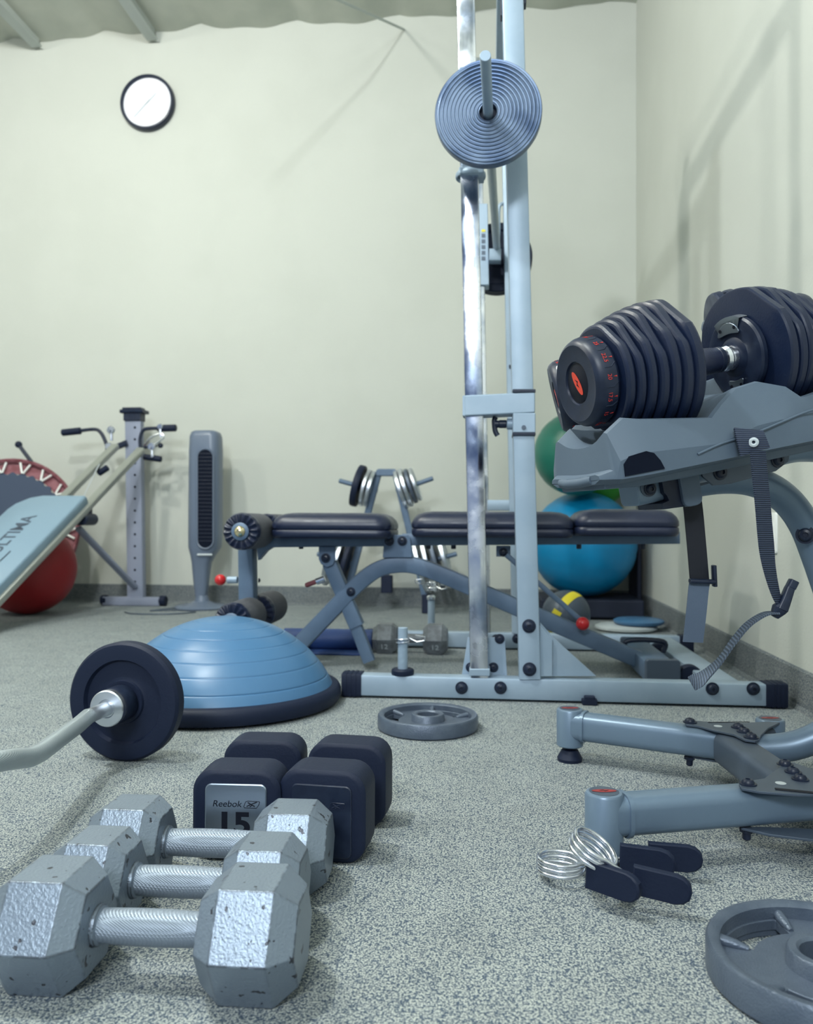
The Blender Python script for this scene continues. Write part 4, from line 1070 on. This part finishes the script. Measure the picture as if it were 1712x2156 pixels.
# ================================================================== DUMBBELL STAND
def dirc(ang, tilt):
    a = math.radians(ang); k = math.radians(tilt)
    return HR * math.cos(a) * math.cos(k) + HF * math.sin(a) * math.cos(k) + ZU * math.sin(k)
N_O = P(1213, 808, 1.15); N_A = dirc(16.5, 11.5)
F_O = P(1170, 840, 1.40); F_A = dirc(-9, 14.5)
MN = frame(N_O, N_A); MF = frame(F_O, F_A)

t = thing('dumbbell_stand', C3(.55, 1.35, 0), 'grey tubular stand with two moulded trays carrying the adjustable dumbbells, at right', 'dumbbell rack')
ST = t
def foot_post(x, d, ztop, zb=.030, r=.0265):
    c = C3(x, d, 0)
    m = MB(Matrix.Translation(c)); m.lathe([(0, zb), (r - .002, zb), (r, zb + .002), (r, ztop - .004), (r - .002, ztop - .001), (r - .005, ztop), (0, ztop - .0015)], None, 48); fp = m.build('foot_post', M_stand, t)
    m = MB(Matrix.Translation(c)); m.lathe([(0, 0), (r * .92, 0), (r * .95, zb * .2), (r * .62, zb * .73), (r * .35, zb * .8), (r * .35, zb + .001), (0, zb + .001)], None, 36); m.build('rubber_foot', M_rubber, fp)
    m = MB(Matrix.Translation(c)); m.lathe([(0, ztop - .001), (r - .006, ztop - .001), (r - .006, ztop + .0004), (0, ztop + .0006)], None, 40); bdg = m.build('cap_badge', M_dkmetal, fp)
    o = c + V((0, 0, ztop + .0009)); Mx = basis(o, HR, HF)
    emblem(Mx, r * .62, bdg, M_capred)
    return c
def emblem(Mx, s, par, emt=M_orange):
    """slanted red lozenge split by a dark zigzag"""
    m = MB(Mx)
    pts = []
    for k in range(28):
        a = 2 * PI * k / 28; x = s * math.cos(a); y = s * .34 * math.sin(a)
        pts.append((x + y * .9, y - x * .10))
    m.loft([[V((x, y, 0)) for x, y in pts], [V((x, y, .0003)) for x, y in pts]]); em = m.build('emblem', emt, par)
    m = MB(Mx); zz = [(-.42, -.02), (-.05, .16), (.05, -.04), (.42, .06), (.05, -.18), (-.05, .02)]
    m.loft([[V((x * s, y * s, .0002)) for x, y in zz], [V((x * s, y * s, .0006)) for x, y in zz]]); m.build('emblem_mark', M_ink, em)
fpN = foot_post(.277, 1.130, .105, .014)
fpF = foot_post(.331, 1.632, .105)
fpR = foot_post(.700, 1.555, .105)
# legs
zl = .072
JN = C3(.585, 1.195, zl); JF = C3(.590, 1.490, zl)
def leg(p, q, w=.050, h=.054):
    p = V((p.x, p.y, zl)); q = V((q.x, q.y, zl)); m = MB(); m.sweep([p, q], rrect(w, h, .016, 4)); return m.build('leg', M_stand, t)
leg(fpN, JN + (JN - fpN).normalized() * .25); leg(fpF, JF + (JF - fpF).normalized() * .02)
for fp, J in ((fpN, JN), (fpF, JF)):
    d = V((J.x - fp.x, J.y - fp.y, 0)).normalized(); q = V((fp.x, fp.y, zl)) + d * .027
    m = MB(); m.sweep([q, q + d * .006], rrect(.056, .060, .018, 4)); m.build('weld_bead', M_stand, t)
# rear foot link and dark cross beam
m = MB(); m.sweep([JF, V((fpR.x, fpR.y, zl))], rrect(.045, .050, .014, 4)); m.build('leg', M_dkmetal, t)
cbA = JF + (JF - JN).normalized() * -.02; cbB = JN + (JN - JF).normalized() * .0
m = MB(); m.sweep([cbA + V((0, 0, -.002)), cbB + V((0, 0, -.002))], rrect(.060, .056, .014, 4)); m.build('cross_beam', M_dkmetal, t)
# gusset plates with bolts on top (and beneath)
def gplate(px, z, mt=M_dkmetal, th=.004):
    pts = [G(x, y, z) for x, y in px]
    m = MB(); m.loft([pts, [p + V((0, 0, -th)) for p in pts]]); return m.build('gusset_plate', mt, t, bevel=.001)
zt2 = zl + .0275 + .0045
g1 = gplate([(1441, 1519), (1450, 1516), (1500, 1520), (1560, 1522), (1630, 1518), (1642, 1521), (1618, 1532), (1602, 1548), (1599, 1557), (1590, 1560), (1568, 1557), (1546, 1546), (1500, 1536), (1470, 1528), (1444, 1525)], zt2)
g2 = gplate([(1556, 1650), (1568, 1645), (1610, 1638), (1645, 1612), (1652, 1604), (1672, 1605), (1720, 1622), (1800, 1640), (1830, 1660), (1760, 1672), (1680, 1672), (1600, 1666), (1562, 1659)], zt2)
for px, py in ((1453, 1521), (1555, 1532), (1567, 1541), (1582, 1553)): bolt(g1, G(px, py, zt2 + .0002), (0, 0, 1), .0095)
for px, py in ((1575, 1651), (1653, 1610), (1670, 1626), (1685, 1641)): bolt(g2, G(px, py, zt2 + .0002), (0, 0, 1), .0090)
for px, py, g in ((1512, 1529, g1), (1644, 1649, g2)):
    m = MB(Matrix.Translation(G(px, py, zt2 + .0002))); m.lathe([(0, 0), (.0075, 0), (.0075, .0004), (0, .0005)], None, 24); m.build('inspection_sticker', M_chip, g)
m = MB(); 
a = G(1491, 1521, zt2 + .0004); b = G(1578, 1520, zt2 + .0004); m.beam(a, b, .004, .0008); m.build('slot', M_ink, g1)
m = MB(); a = G(1632, 1661, zt2 + .0004); b = G(1712, 1669, zt2 + .0004); m.beam(a, b, .010, .0008); m.build('slot', M_ink, g2)
zb2 = zl - .0275
gplate([(1441, 1589), (1470, 1590), (1560, 1592), (1600, 1600), (1560, 1608), (1500, 1600)], zb2 - .001)
gplate([(1560, 1742), (1600, 1740), (1720, 1745), (1800, 1760), (1720, 1768), (1620, 1756)], zb2 - .001)
for px, py, mmm in ((1452, 1592, 0), (1572, 1742, 0)):
    q = G(px, py, zb2 - .003); m = MB(); m.cyl(q, q - V((0, 0, .006)), .010, 6); m.cyl(q - V((0, 0, .004)), q - V((0, 0, .018)), .006, 12, .002); m.build('nut', M_plas, t)
# bowed column tubes
def ct(pts, r, mt=M_stand, nm='column'):
    m = MB(); m.tube(spline(pts, 8), r, 28); return m.build(nm, mt, t, smooth=.9)
def withz(p, z): return V((p.x, p.y, z))
ct([C3(.585, 1.475, .078), C3(.64, 1.462, .073), C3(.70, 1.45, .083), C3(.755, 1.44, .115), C3(.79, 1.43, .175), P(1800, 1395, 1.42), P(1765, 1300, 1.40), P(1722, 1175, 1.39), P(1694, 1105, 1.38), P(1655, 1052, 1.37), P(1600, 1018, 1.36), P(1530, 1008, 1.36), P(1440, 1020, 1.37), P(1350, 1045, 1.38)], .0255)
nb = P(1340, 1023, 1.205)
nt0 = MN @ V((.30, .0, -.150))
ct([MN @ V((.125, 0, -.152)), MN @ V((.20, 0, -.152)), MN @ V((.30, .0, -.152)), MN @ V((.37, .0, -.154)), MN @ V((.43, .004, -.175)), MN @ V((.475, .02, -.24)), C3(.79, 1.32, .40), C3(.81, 1.35, .27), C3(.79, 1.38, .16), C3(.74, 1.33, .10), C3(.66, 1.26, .078), C3(.60, 1.22, .072)], .0245)
bolt(t, P(1696, 1126, 1.36), P(1696, 1126, 1.35) - P(1696, 1126, 1.36), .0115)

# moulded trays: sections along the dumbbell axis
def tray(M, name_idx):
    secs = [  # t, half width bottom, half width mid, half width top, top height, dip depth, dip half width, bottom
        (-.030, .054, .070, .064, -.130, .002, .040, -.143),
        (-.016, .074, .090, .080, -.126, .003, .050, -.146),
        (-.010, .080, .096, .070, -.076, .016, .056, -.147),
        (.016, .080, .100, .074, -.060, .030, .060, -.148),
        (.040, .082, .104, .078, -.066, .036, .064, -.148),
        (.140, .082, .108, .092, -.082, .026, .080, -.148),
        (.165, .080, .108, .086, -.066, .016, .072, -.148),
        (.205, .078, .106, .070, -.048, .008, .050, -.148),
        (.245, .078, .106, .070, -.044, .006, .050, -.148),
        (.275, .080, .108, .086, -.058, .016, .072, -.148),
        (.295, .082, .108, .092, -.078, .026, .080, -.148),
        (.375, .082, .104, .080, -.070, .036, .066, -.148),
        (.405, .080, .100, .074, -.062, .030, .060, -.147),
        (.435, .076, .092, .068, -.084, .012, .054, -.144),
        (.452, .060, .070, .060, -.118, .004, .044, -.140)]
    rings = []
    for tt, wb, wm, wt, ht, dip, dw, hb in secs:
        zm = hb + (ht - hb) * .42
        r = [V((tt, -wb, hb)), V((tt, -wm, hb + .006)), V((tt, -wm, zm)), V((tt, -wt - .004, ht - .002)), V((tt, -wt + .004, ht))]
        for k in range(1, 10):
            u = -1 + 2 * k / 10; r.append(V((tt, u * dw, ht - dip * math.sqrt(max(0, 1 - u * u)))))
        r += [V((tt, wt - .004, ht)), V((tt, wt + .004, ht - .002)), V((tt, wm, zm)), V((tt, wm, hb + .006)), V((tt, wb, hb))]
        rings.append(r)
    m = MB(M); m.loft(rings); tr = m.build('tray', M_tray, t, smooth=.35, bevel=.0025)
    # skirt under the tray
    m = MB(M)
    pr = [(-.020, .060, -.152), (.02, .075, -.156), (.10, .080, -.158), (.36, .080, -.158), (.43, .070, -.154)]
    m.loft([[V((x, -w, zz)), V((x, w, zz)), V((x, w + .004, -.142)), V((x, -w - .004, -.142))] for x, w, zz in pr]); m.build('tray_base', M_tray, tr, bevel=.002)
    # end lip
    m = MB(M); m.tube([V((-.026, -.045, -.137)), V((-.031, -.02, -.139)), V((-.031, .02, -.139)), V((-.026, .045, -.137))], .007, 12); m.build('lip', M_tray, tr)
    for s in (-1, 1):
        # dark panel painting in the shade of a hand recess near the front
        o = M @ V((0, s * .0995, 0)); xx = M.to_3x3() @ V((1, 0, 0)); zz = M.to_3x3() @ V((0, 0, 1)); nn = M.to_3x3() @ V((0, s, 0))
        poly = [(-.008, -.138), (-.007, -.122), (.002, -.113), (.026, -.1105), (.036, -.115), (.043, -.126), (.047, -.138)]
        yw = lambda x: -.0995 + (.096 + (x + .010) * .154 if x < .016 else .100 + (x - .016) * .17) + .0014
        a = [o + xx * x + zz * z + nn * yw(x) for x, z in poly]; b = [p - nn * .02 for p in a]
        m = MB(); m.loft([a, b]); m.build('recess_shade_panel', M_darkfill, tr)
        # parting line ridge
        pts = [M @ V((x, s * (y), z)) for x, y, z in ((.10, .1075, -.128), (.14, .1095, -.120), (.19, .1095, -.116), (.24, .1085, -.108), (.29, .1095, -.100), (.34, .1085, -.100), (.40, .102, -.104))]
        m = MB(); m.tube(spline(pts, 5), .0016, 8); m.build('parting_line', M_tray, tr)
    return tr
TN = tray(MN, 0); TF = tray(MF, 1)
# brackets carrying the trays
for M, s in ((MN, -1), (MF, -1)):
    for y in (-.033, .033):
        m = MB(M)
        pl = [(.10, -.150), (.10, -.168), (.115, -.182), (.135, -.178), (.150, -.165), (.190, -.168), (.215, -.184), (.245, -.184), (.262, -.172), (.270, -.158), (.270, -.146), (.10, -.146)]
        pl = [(.155, -.145), (.157, -.165), (.172, -.181), (.202, -.184), (.285, -.180), (.310, -.170), (.317, -.155), (.317, -.145)]
        m.loft([[V((x, y, z)) for x, z in pl], [V((x, y + .004, z)) for x, z in pl]]); br = m.build('tray_bracket', M_dkmetal, t, bevel=.001)
        if y < 0:
            for x in (.187, .290): bolt(br, M @ V((x, y - .0003, -.164)), M.to_3x3() @ V((0, -1, 0)), .0085)
# tube end block with bolt, black clip and pad
for M in (MN,):
    m = MB(M); pr_ = [[V((x, y, z - .168)) for y, z in rrect(.050, .040, .008)] for x in (.052, .098)]; m.loft(pr_); eb = m.build('end_block', M_stand, t, bevel=.002)
    m = MB(M); m.lathe([(0, 0), (.013, 0), (.013, .0015), (0, .002)], frame_z(V((.070, -.025, -.165)), (0, -1, 0)), 28); ds = m.build('bolt_pad', M_dkmetal, eb)
    bolt(eb, M @ V((.071, -.027, -.167)), M.to_3x3() @ V((0, -1, 0)), .007)
    m = MB(M); pl = [(.118, -.150), (.118, -.176), (.122, -.181), (.124, -.188), (.112, -.190), (.112, -.199), (.165, -.203), (.165, -.150)]
    m.loft([[V((x - .03, -.034, z)) for x, z in pl], [V((x - .03, .030, z)) for x, z in pl]]); m.build('strap_clip', M_plas, t, bevel=.001)
    m = MB(M); m.loft([[V((.130 + x, -.040, -.172 + z)) for x, z in rrect(.032, .062, .010)], [V((.130 + x, .030, -.172 + z)) for x, z in rrect(.032, .062, .010)]]); m.build('strap_guide', M_tray, t, bevel=.002)
# straps
def strap(pts, wvecs, w, th, mt, name, par):
    """flat webbing: pts centre line, wvecs width direction at each"""
    pts = [V(p) for p in pts]; n = len(pts); rings = []
    for i, p in enumerate(pts):
        tt = (pts[min(i + 1, n - 1)] - pts[max(i - 1, 0)]).normalized()
        wv = V(wvecs[i] if len(wvecs) > 1 else wvecs[0]); wv = (wv - tt * wv.dot(tt)).normalized(); nn = tt.cross(wv)
        ww = w[i] if isinstance(w, list) else w
        rings.append([p + wv * ww / 2 + nn * th / 2, p - wv * ww / 2 + nn * th / 2, p - wv * ww / 2 - nn * th / 2, p + wv * ww / 2 - nn * th / 2])
    m = MB(); m.loft(rings); return m.build(name, mt, par, smooth=.8)
D1 = 1.085
s1 = strap([P(1576, 905, D1 + .01), P(1582, 925, D1), P(1590, 952, D1)], [RGT * 1.0 - UPV * .2], .041, .003, M_nylon, 'strap_loop', t)
m = MB(frame_z(P(1587, 931, D1 - .003), P(1587, 931, 1.0) - P(1587, 931, 1.1))); m.lathe([(.0022, 0), (.0065, 0), (.0065, .0008), (.004, .0016), (.0022, .001), (.0022, 0)], None, 24); m.build('rivet', M_chip, s1)
pts = spline([P(1596, 950, D1), P(1600, 1000, D1), P(1606, 1060, D1), P(1612, 1130, D1), P(1619, 1190, D1), P(1632, 1245, D1), P(1644, 1276, D1)], 6)
n = len(pts); ws = [.024 - .012 * max(0, (i / (n - 1) - .55) / .45) for i in range(n)]
wv = [RGT.lerp(FWD, .25 + .5 * max(0, (i / (n - 1) - .6))) for i in range(n)]
strap(pts, wv, ws, .0028, M_nylon, 'strap', t)
m = MB(); m.sweep([P(1630, 1299, D1), P(1640, 1283, D1), P(1650, 1276, D1)], rrect(.016, .018, .004), scale=[.55, 1, .9]); m.sweep([P(1644, 1284, D1), P(1654, 1262, D1), P(1662, 1240, D1), P(1668, 1230, D1)], rrect(.013, .015, .003), (0, -1, 0), scale=[1.2, 1, .9, .8]); m.sweep([P(1664, 1238, D1), P(1672, 1222, D1)], rrect(.012, .014, .003), (0, -1, 0)); m.build('buckle', M_plas, t, bevel=.001)
pts = spline([P(1636, 1290, D1), P(1610, 1293, D1), P(1575, 1315, D1), P(1545, 1350, D1), P(1515, 1392, D1), P(1480, 1425, D1), P(1456, 1440, D1)], 6)
n = len(pts); wv = [FWD.lerp(RGT * .55 + UPV * .65, max(0, (i / (n - 1) - .35) / .65)) for i in range(n)]
strap(pts, wv, .020, .0022, M_tail, 'strap_tail', t)
D2 = 1.20
strap(spline([P(1448, 1015, D2), P(1458, 1060, D2), P(1466, 1140, D2), P(1474, 1235, D2)], 5), [RGT.lerp(FWD, .1)], .029, .003, M_blackstrap, 'strap', t)
strap(spline([P(1474, 1222, D2 - .006), P(1471, 1240, D2 - .006), P(1466, 1290, D2 - .004), P(1459, 1352, D2 + .004)], 5), [RGT - UPV * .02], .030, .0022, M_plainweb, 'strap_tail', t)
m = MB(); m.beam(P(1452, 1223, D2 - .01), P(1506, 1225, D2 - .01), .012, .007); m.beam(P(1503, 1190, D2 - .004), P(1505, 1235, D2 - .004), .006, .014, (0, -1, 0)); m.build('buckle', M_plas, t, bevel=.001)

# ================================================================== ADJUSTABLE DUMBBELLS
def plate_outline(R_, flatk, rot, n=72):
    pts = []
    for k in range(n):
        a = 2 * PI * k / n; r = R_
        for fa, fd in ((rot + 28, flatk), (rot + 140, flatk), (-90, .88)):
            c = math.cos(a - math.radians(fa))
            if c > 0: r = min(r, R_ * fd / c)
        pts.append((r * math.cos(a), r * math.sin(a)))
    return pts
def adjustable(M, label, patch):
    t = thing('adjustable_dumbbell', (0, 0, 0), label, 'dumbbell', 'adjustable dumbbells on the stand', M)
    t.matrix_basis = M; M = t.matrix_basis.copy()
    L = .43
    def X(x, s): return x if s < 0 else L - x
    for s in (-1, 1):
        ax = (1, 0, 0) if s < 0 else (-1, 0, 0)
        Md = M @ frame_z((X(0, s), 0, 0), ax, (0, 0, 1))
        m = MB(Md); r = .063
        m.lathe([(0, .004), (.030, .004), (.031, .001), (.046, .0005), (.054, -.001), (.0575, .001), (.060, .004), (r, .010), (r + .0005, .029), (r - .002, .033), (0, .033)], None, 72); dl = m.build('selector_dial', M_plas, t, smooth=.5)
        m = MB(Md); m.lathe([(0, .0025), (.027, .003), (.0285, .004), (.0285, .0045), (0, .0045)], None, 48); em = m.build('dial_badge', M_ink, dl)
        if s < 0:
            # emblem lies on the outside of the dial
            ang = math.radians(-62)
            Mx = M @ basis(V((.0022, 0, 0)), V((0, -math.cos(ang), math.sin(ang))), V((0, -math.sin(ang), -math.cos(ang))))
            if (Mx.to_3x3() @ V((0, 0, 1))).dot(M.to_3x3() @ V((-1, 0, 0))) < 0:
                Mx = M @ basis(V((.0022, 0, 0)), V((0, math.cos(ang), -math.sin(ang))), V((0, -math.sin(ang), -math.cos(ang))))
            emblem(Mx, .019, em)
            nums = ['40', '35', '30', '25', '22.5', '20', '17.5', '15', '12.5', '10', '7.5', '5']
            for k, nm in enumerate(nums):
                phi = math.radians(122 - 25 * k + (0 if not patch else -12))
                rad = V((0, -math.cos(phi), math.sin(phi))); tx = V((0, -math.sin(phi), -math.cos(phi)))
                c = rad * (r + .0006) + V((.0165, 0, 0))
                sel = patch and nm == '25'
                if sel:
                    m = MB(M @ basis(rad * (r - .0005) + V((.0195, 0, 0)), tx, (1, 0, 0))); m.loft([[V((x, y, 0)) for x, y in rrect(.026, .017, .004)], [V((x, y, .0016)) for x, y in rrect(.026, .017, .004)]]); m.build('selected_patch', M_white, dl)
                    c = rad * (r + .0013) + V((.0165, 0, 0))
                text('dial_number', nm, M @ basis(c, tx, (1, 0, 0)), .0085, M_ink if sel else M_redink, dl, depth=.0002)
                q = rad * (r + .0008) + V((.0245, 0, 0))
                if not sel:
                    m = MB(M @ basis(q, tx, (1, 0, 0))); m.loft([[V((0, -.0025, 0)), V((.0011, .003, 0)), V((-.0011, .003, 0))], [V((0, -.0025, .0003)), V((.0011, .003, .0003)), V((-.0011, .003, .0003))]]); m.build('dial_pointer', M_redink, dl)
                # raised scallop between the numbers
                p2 = math.radians(122 - 25 * k - 12.5 + (0 if not patch else -12)); rd = V((0, -math.cos(p2), math.sin(p2)))
                m = MB(M); m.tube([rd * (r - .0004) + V((.012, 0, 0)), rd * (r + .0002) + V((.022, 0, 0)), V((0, -math.cos(p2 + .09), math.sin(p2 + .09))) * (r + .0002) + V((.029, 0, 0))], .0010, 6); m.build('dial_ridge', M_plas, dl)
        x = .035
        for i, R_ in enumerate((.078, .083, .088, .093, .097, .100, .101)):
            th = (.0135, .0125, .0135, .0145, .0150, .0160, .0175)[i]
            o = plate_outline(R_, .925 if i % 2 else .945, (-8, 6, -3, 9, -6, 4, -9)[i])
            rings = []
            for xx, k in ((x, .93), (x + .0012, .965), (x + .004, 1.0), (x + th * .75, 1.0), (x + th - .0012, .985), (x + th - .0004, .96)):
                rings.append([V((X(xx, s), y * k, z * k)) for y, z in o])
            m = MB(M); m.loft(rings); m.build('weight_disc', M_coated, t, smooth=.35)
            x += th + .0012
        xe = x
        # inner flange, hub, metal keepers
        Mi = M @ frame_z((X(xe, s), 0, 0), ax, (0, 0, 1))
        m = MB(Mi); m.lathe([(0, 0), (.058, 0), (.061, .003), (.061, .009), (.058, .012), (.050, .0135), (.030, .012), (.022, .016), (0, .016)], None, 72); fl_ = m.build('inner_flange', M_plas, t, smooth=.5)
        m = MB(Mi); m.lathe([(0, .014), (.0175, .014), (.0185, .018), (.0170, .024), (.0195, .028), (.0180, .034), (.0150, .036), (.0150, .046), (0, .046)], None, 40); m.build('chrome_hub', M_chrome, fl_)
        for sg, kk in ((1, 1.25), (-1, .85)):
            oo = []
            for k in range(20):
                a = 2 * PI * k / 20; oo.append((.019 * kk * math.cos(a), .0085 * math.sin(a) + sg * -.007 * math.cos(2 * a) * .6))
            z0 = sg * .040
            m = MB(M); xk = X(xe + .0135, s)
            m.loft([[V((xk - s * .0 , y, z0 + z)) for y, z in oo], [V((X(xe + .0160, s), y, z0 + z)) for y, z in oo]]); kp = m.build('metal_keeper', M_badge, fl_, bevel=.0005)
            for q in (-1, 1):
                m = MB(M); m.cyl(V((X(xe + .0158, s), q * .0125 * kk, z0 + sg * .003)), V((X(xe + .0167, s), q * .0125 * kk, z0 + sg * .003)), .0028, 12); m.build('screw', M_ink, kp)
        if s > 0:
            m = MB(M); rr = .0605
            vs = []; 
            for xx in (X(xe + .0122, s), X(xe - .002, s)):
                pass
            arcp = [(xx_, a) for xx_ in (0,) for a in (0,)]
            ring1 = []; 
            a0, a1 = math.radians(62), math.radians(118); N = 14
            rowsA = [V((X(xe + .0125, s), (rr + .0008) * math.cos(a0 + (a1 - a0) * k / N), (rr + .0008) * math.sin(a0 + (a1 - a0) * k / N))) for k in range(N + 1)]
            rowsB = [V((X(xe + .0005, s), p.y, p.z)) for p in rowsA]; rowsC = [V((X(xe + .0125, s), p.y * .74, p.z * .74)) for p in rowsA]; rowsD = [V((X(xe + .0150, s), p.y * .74, p.z * .74)) for p in rowsA]; rowsE = [V((X(xe + .0150, s), p.y, p.z)) for p in rowsA]
            m.loft([rowsA, rowsB, [p * 1.0 + V((0, p.y * .02, p.z * .02)) for p in rowsB], rowsE, rowsD, rowsC], caps=False, closed=True); m.build('metal_clip', M_badge, fl_)
    m = MB(M); a, b = xe + .040, L - xe - .040; n = 26
    m.tube([V((a + (b - a) * k / n, 0, 0)) for k in range(n + 1)], .0165, 32, radii=[.0170 + (.0012 if k % 2 else 0) + .0025 * math.sin(PI * k / n) for k in range(n + 1)]); hd = m.build('handle', M_vinyl, t, smooth=1.0)
    for q in (a + .002, b - .002):
        m = MB(M); m.cyl((q - .004, 0, 0), (q + .004, 0, 0), .0195, 32, .001); m.build('handle_ring', M_plas, hd)
    return t
adjustable(MN, 'black adjustable dumbbell with red-numbered dial on the nearer stand tray', False)
adjustable(MF, 'black adjustable dumbbell on the far stand tray, one dial number patched white', True)
bpy.context.view_layer.update()
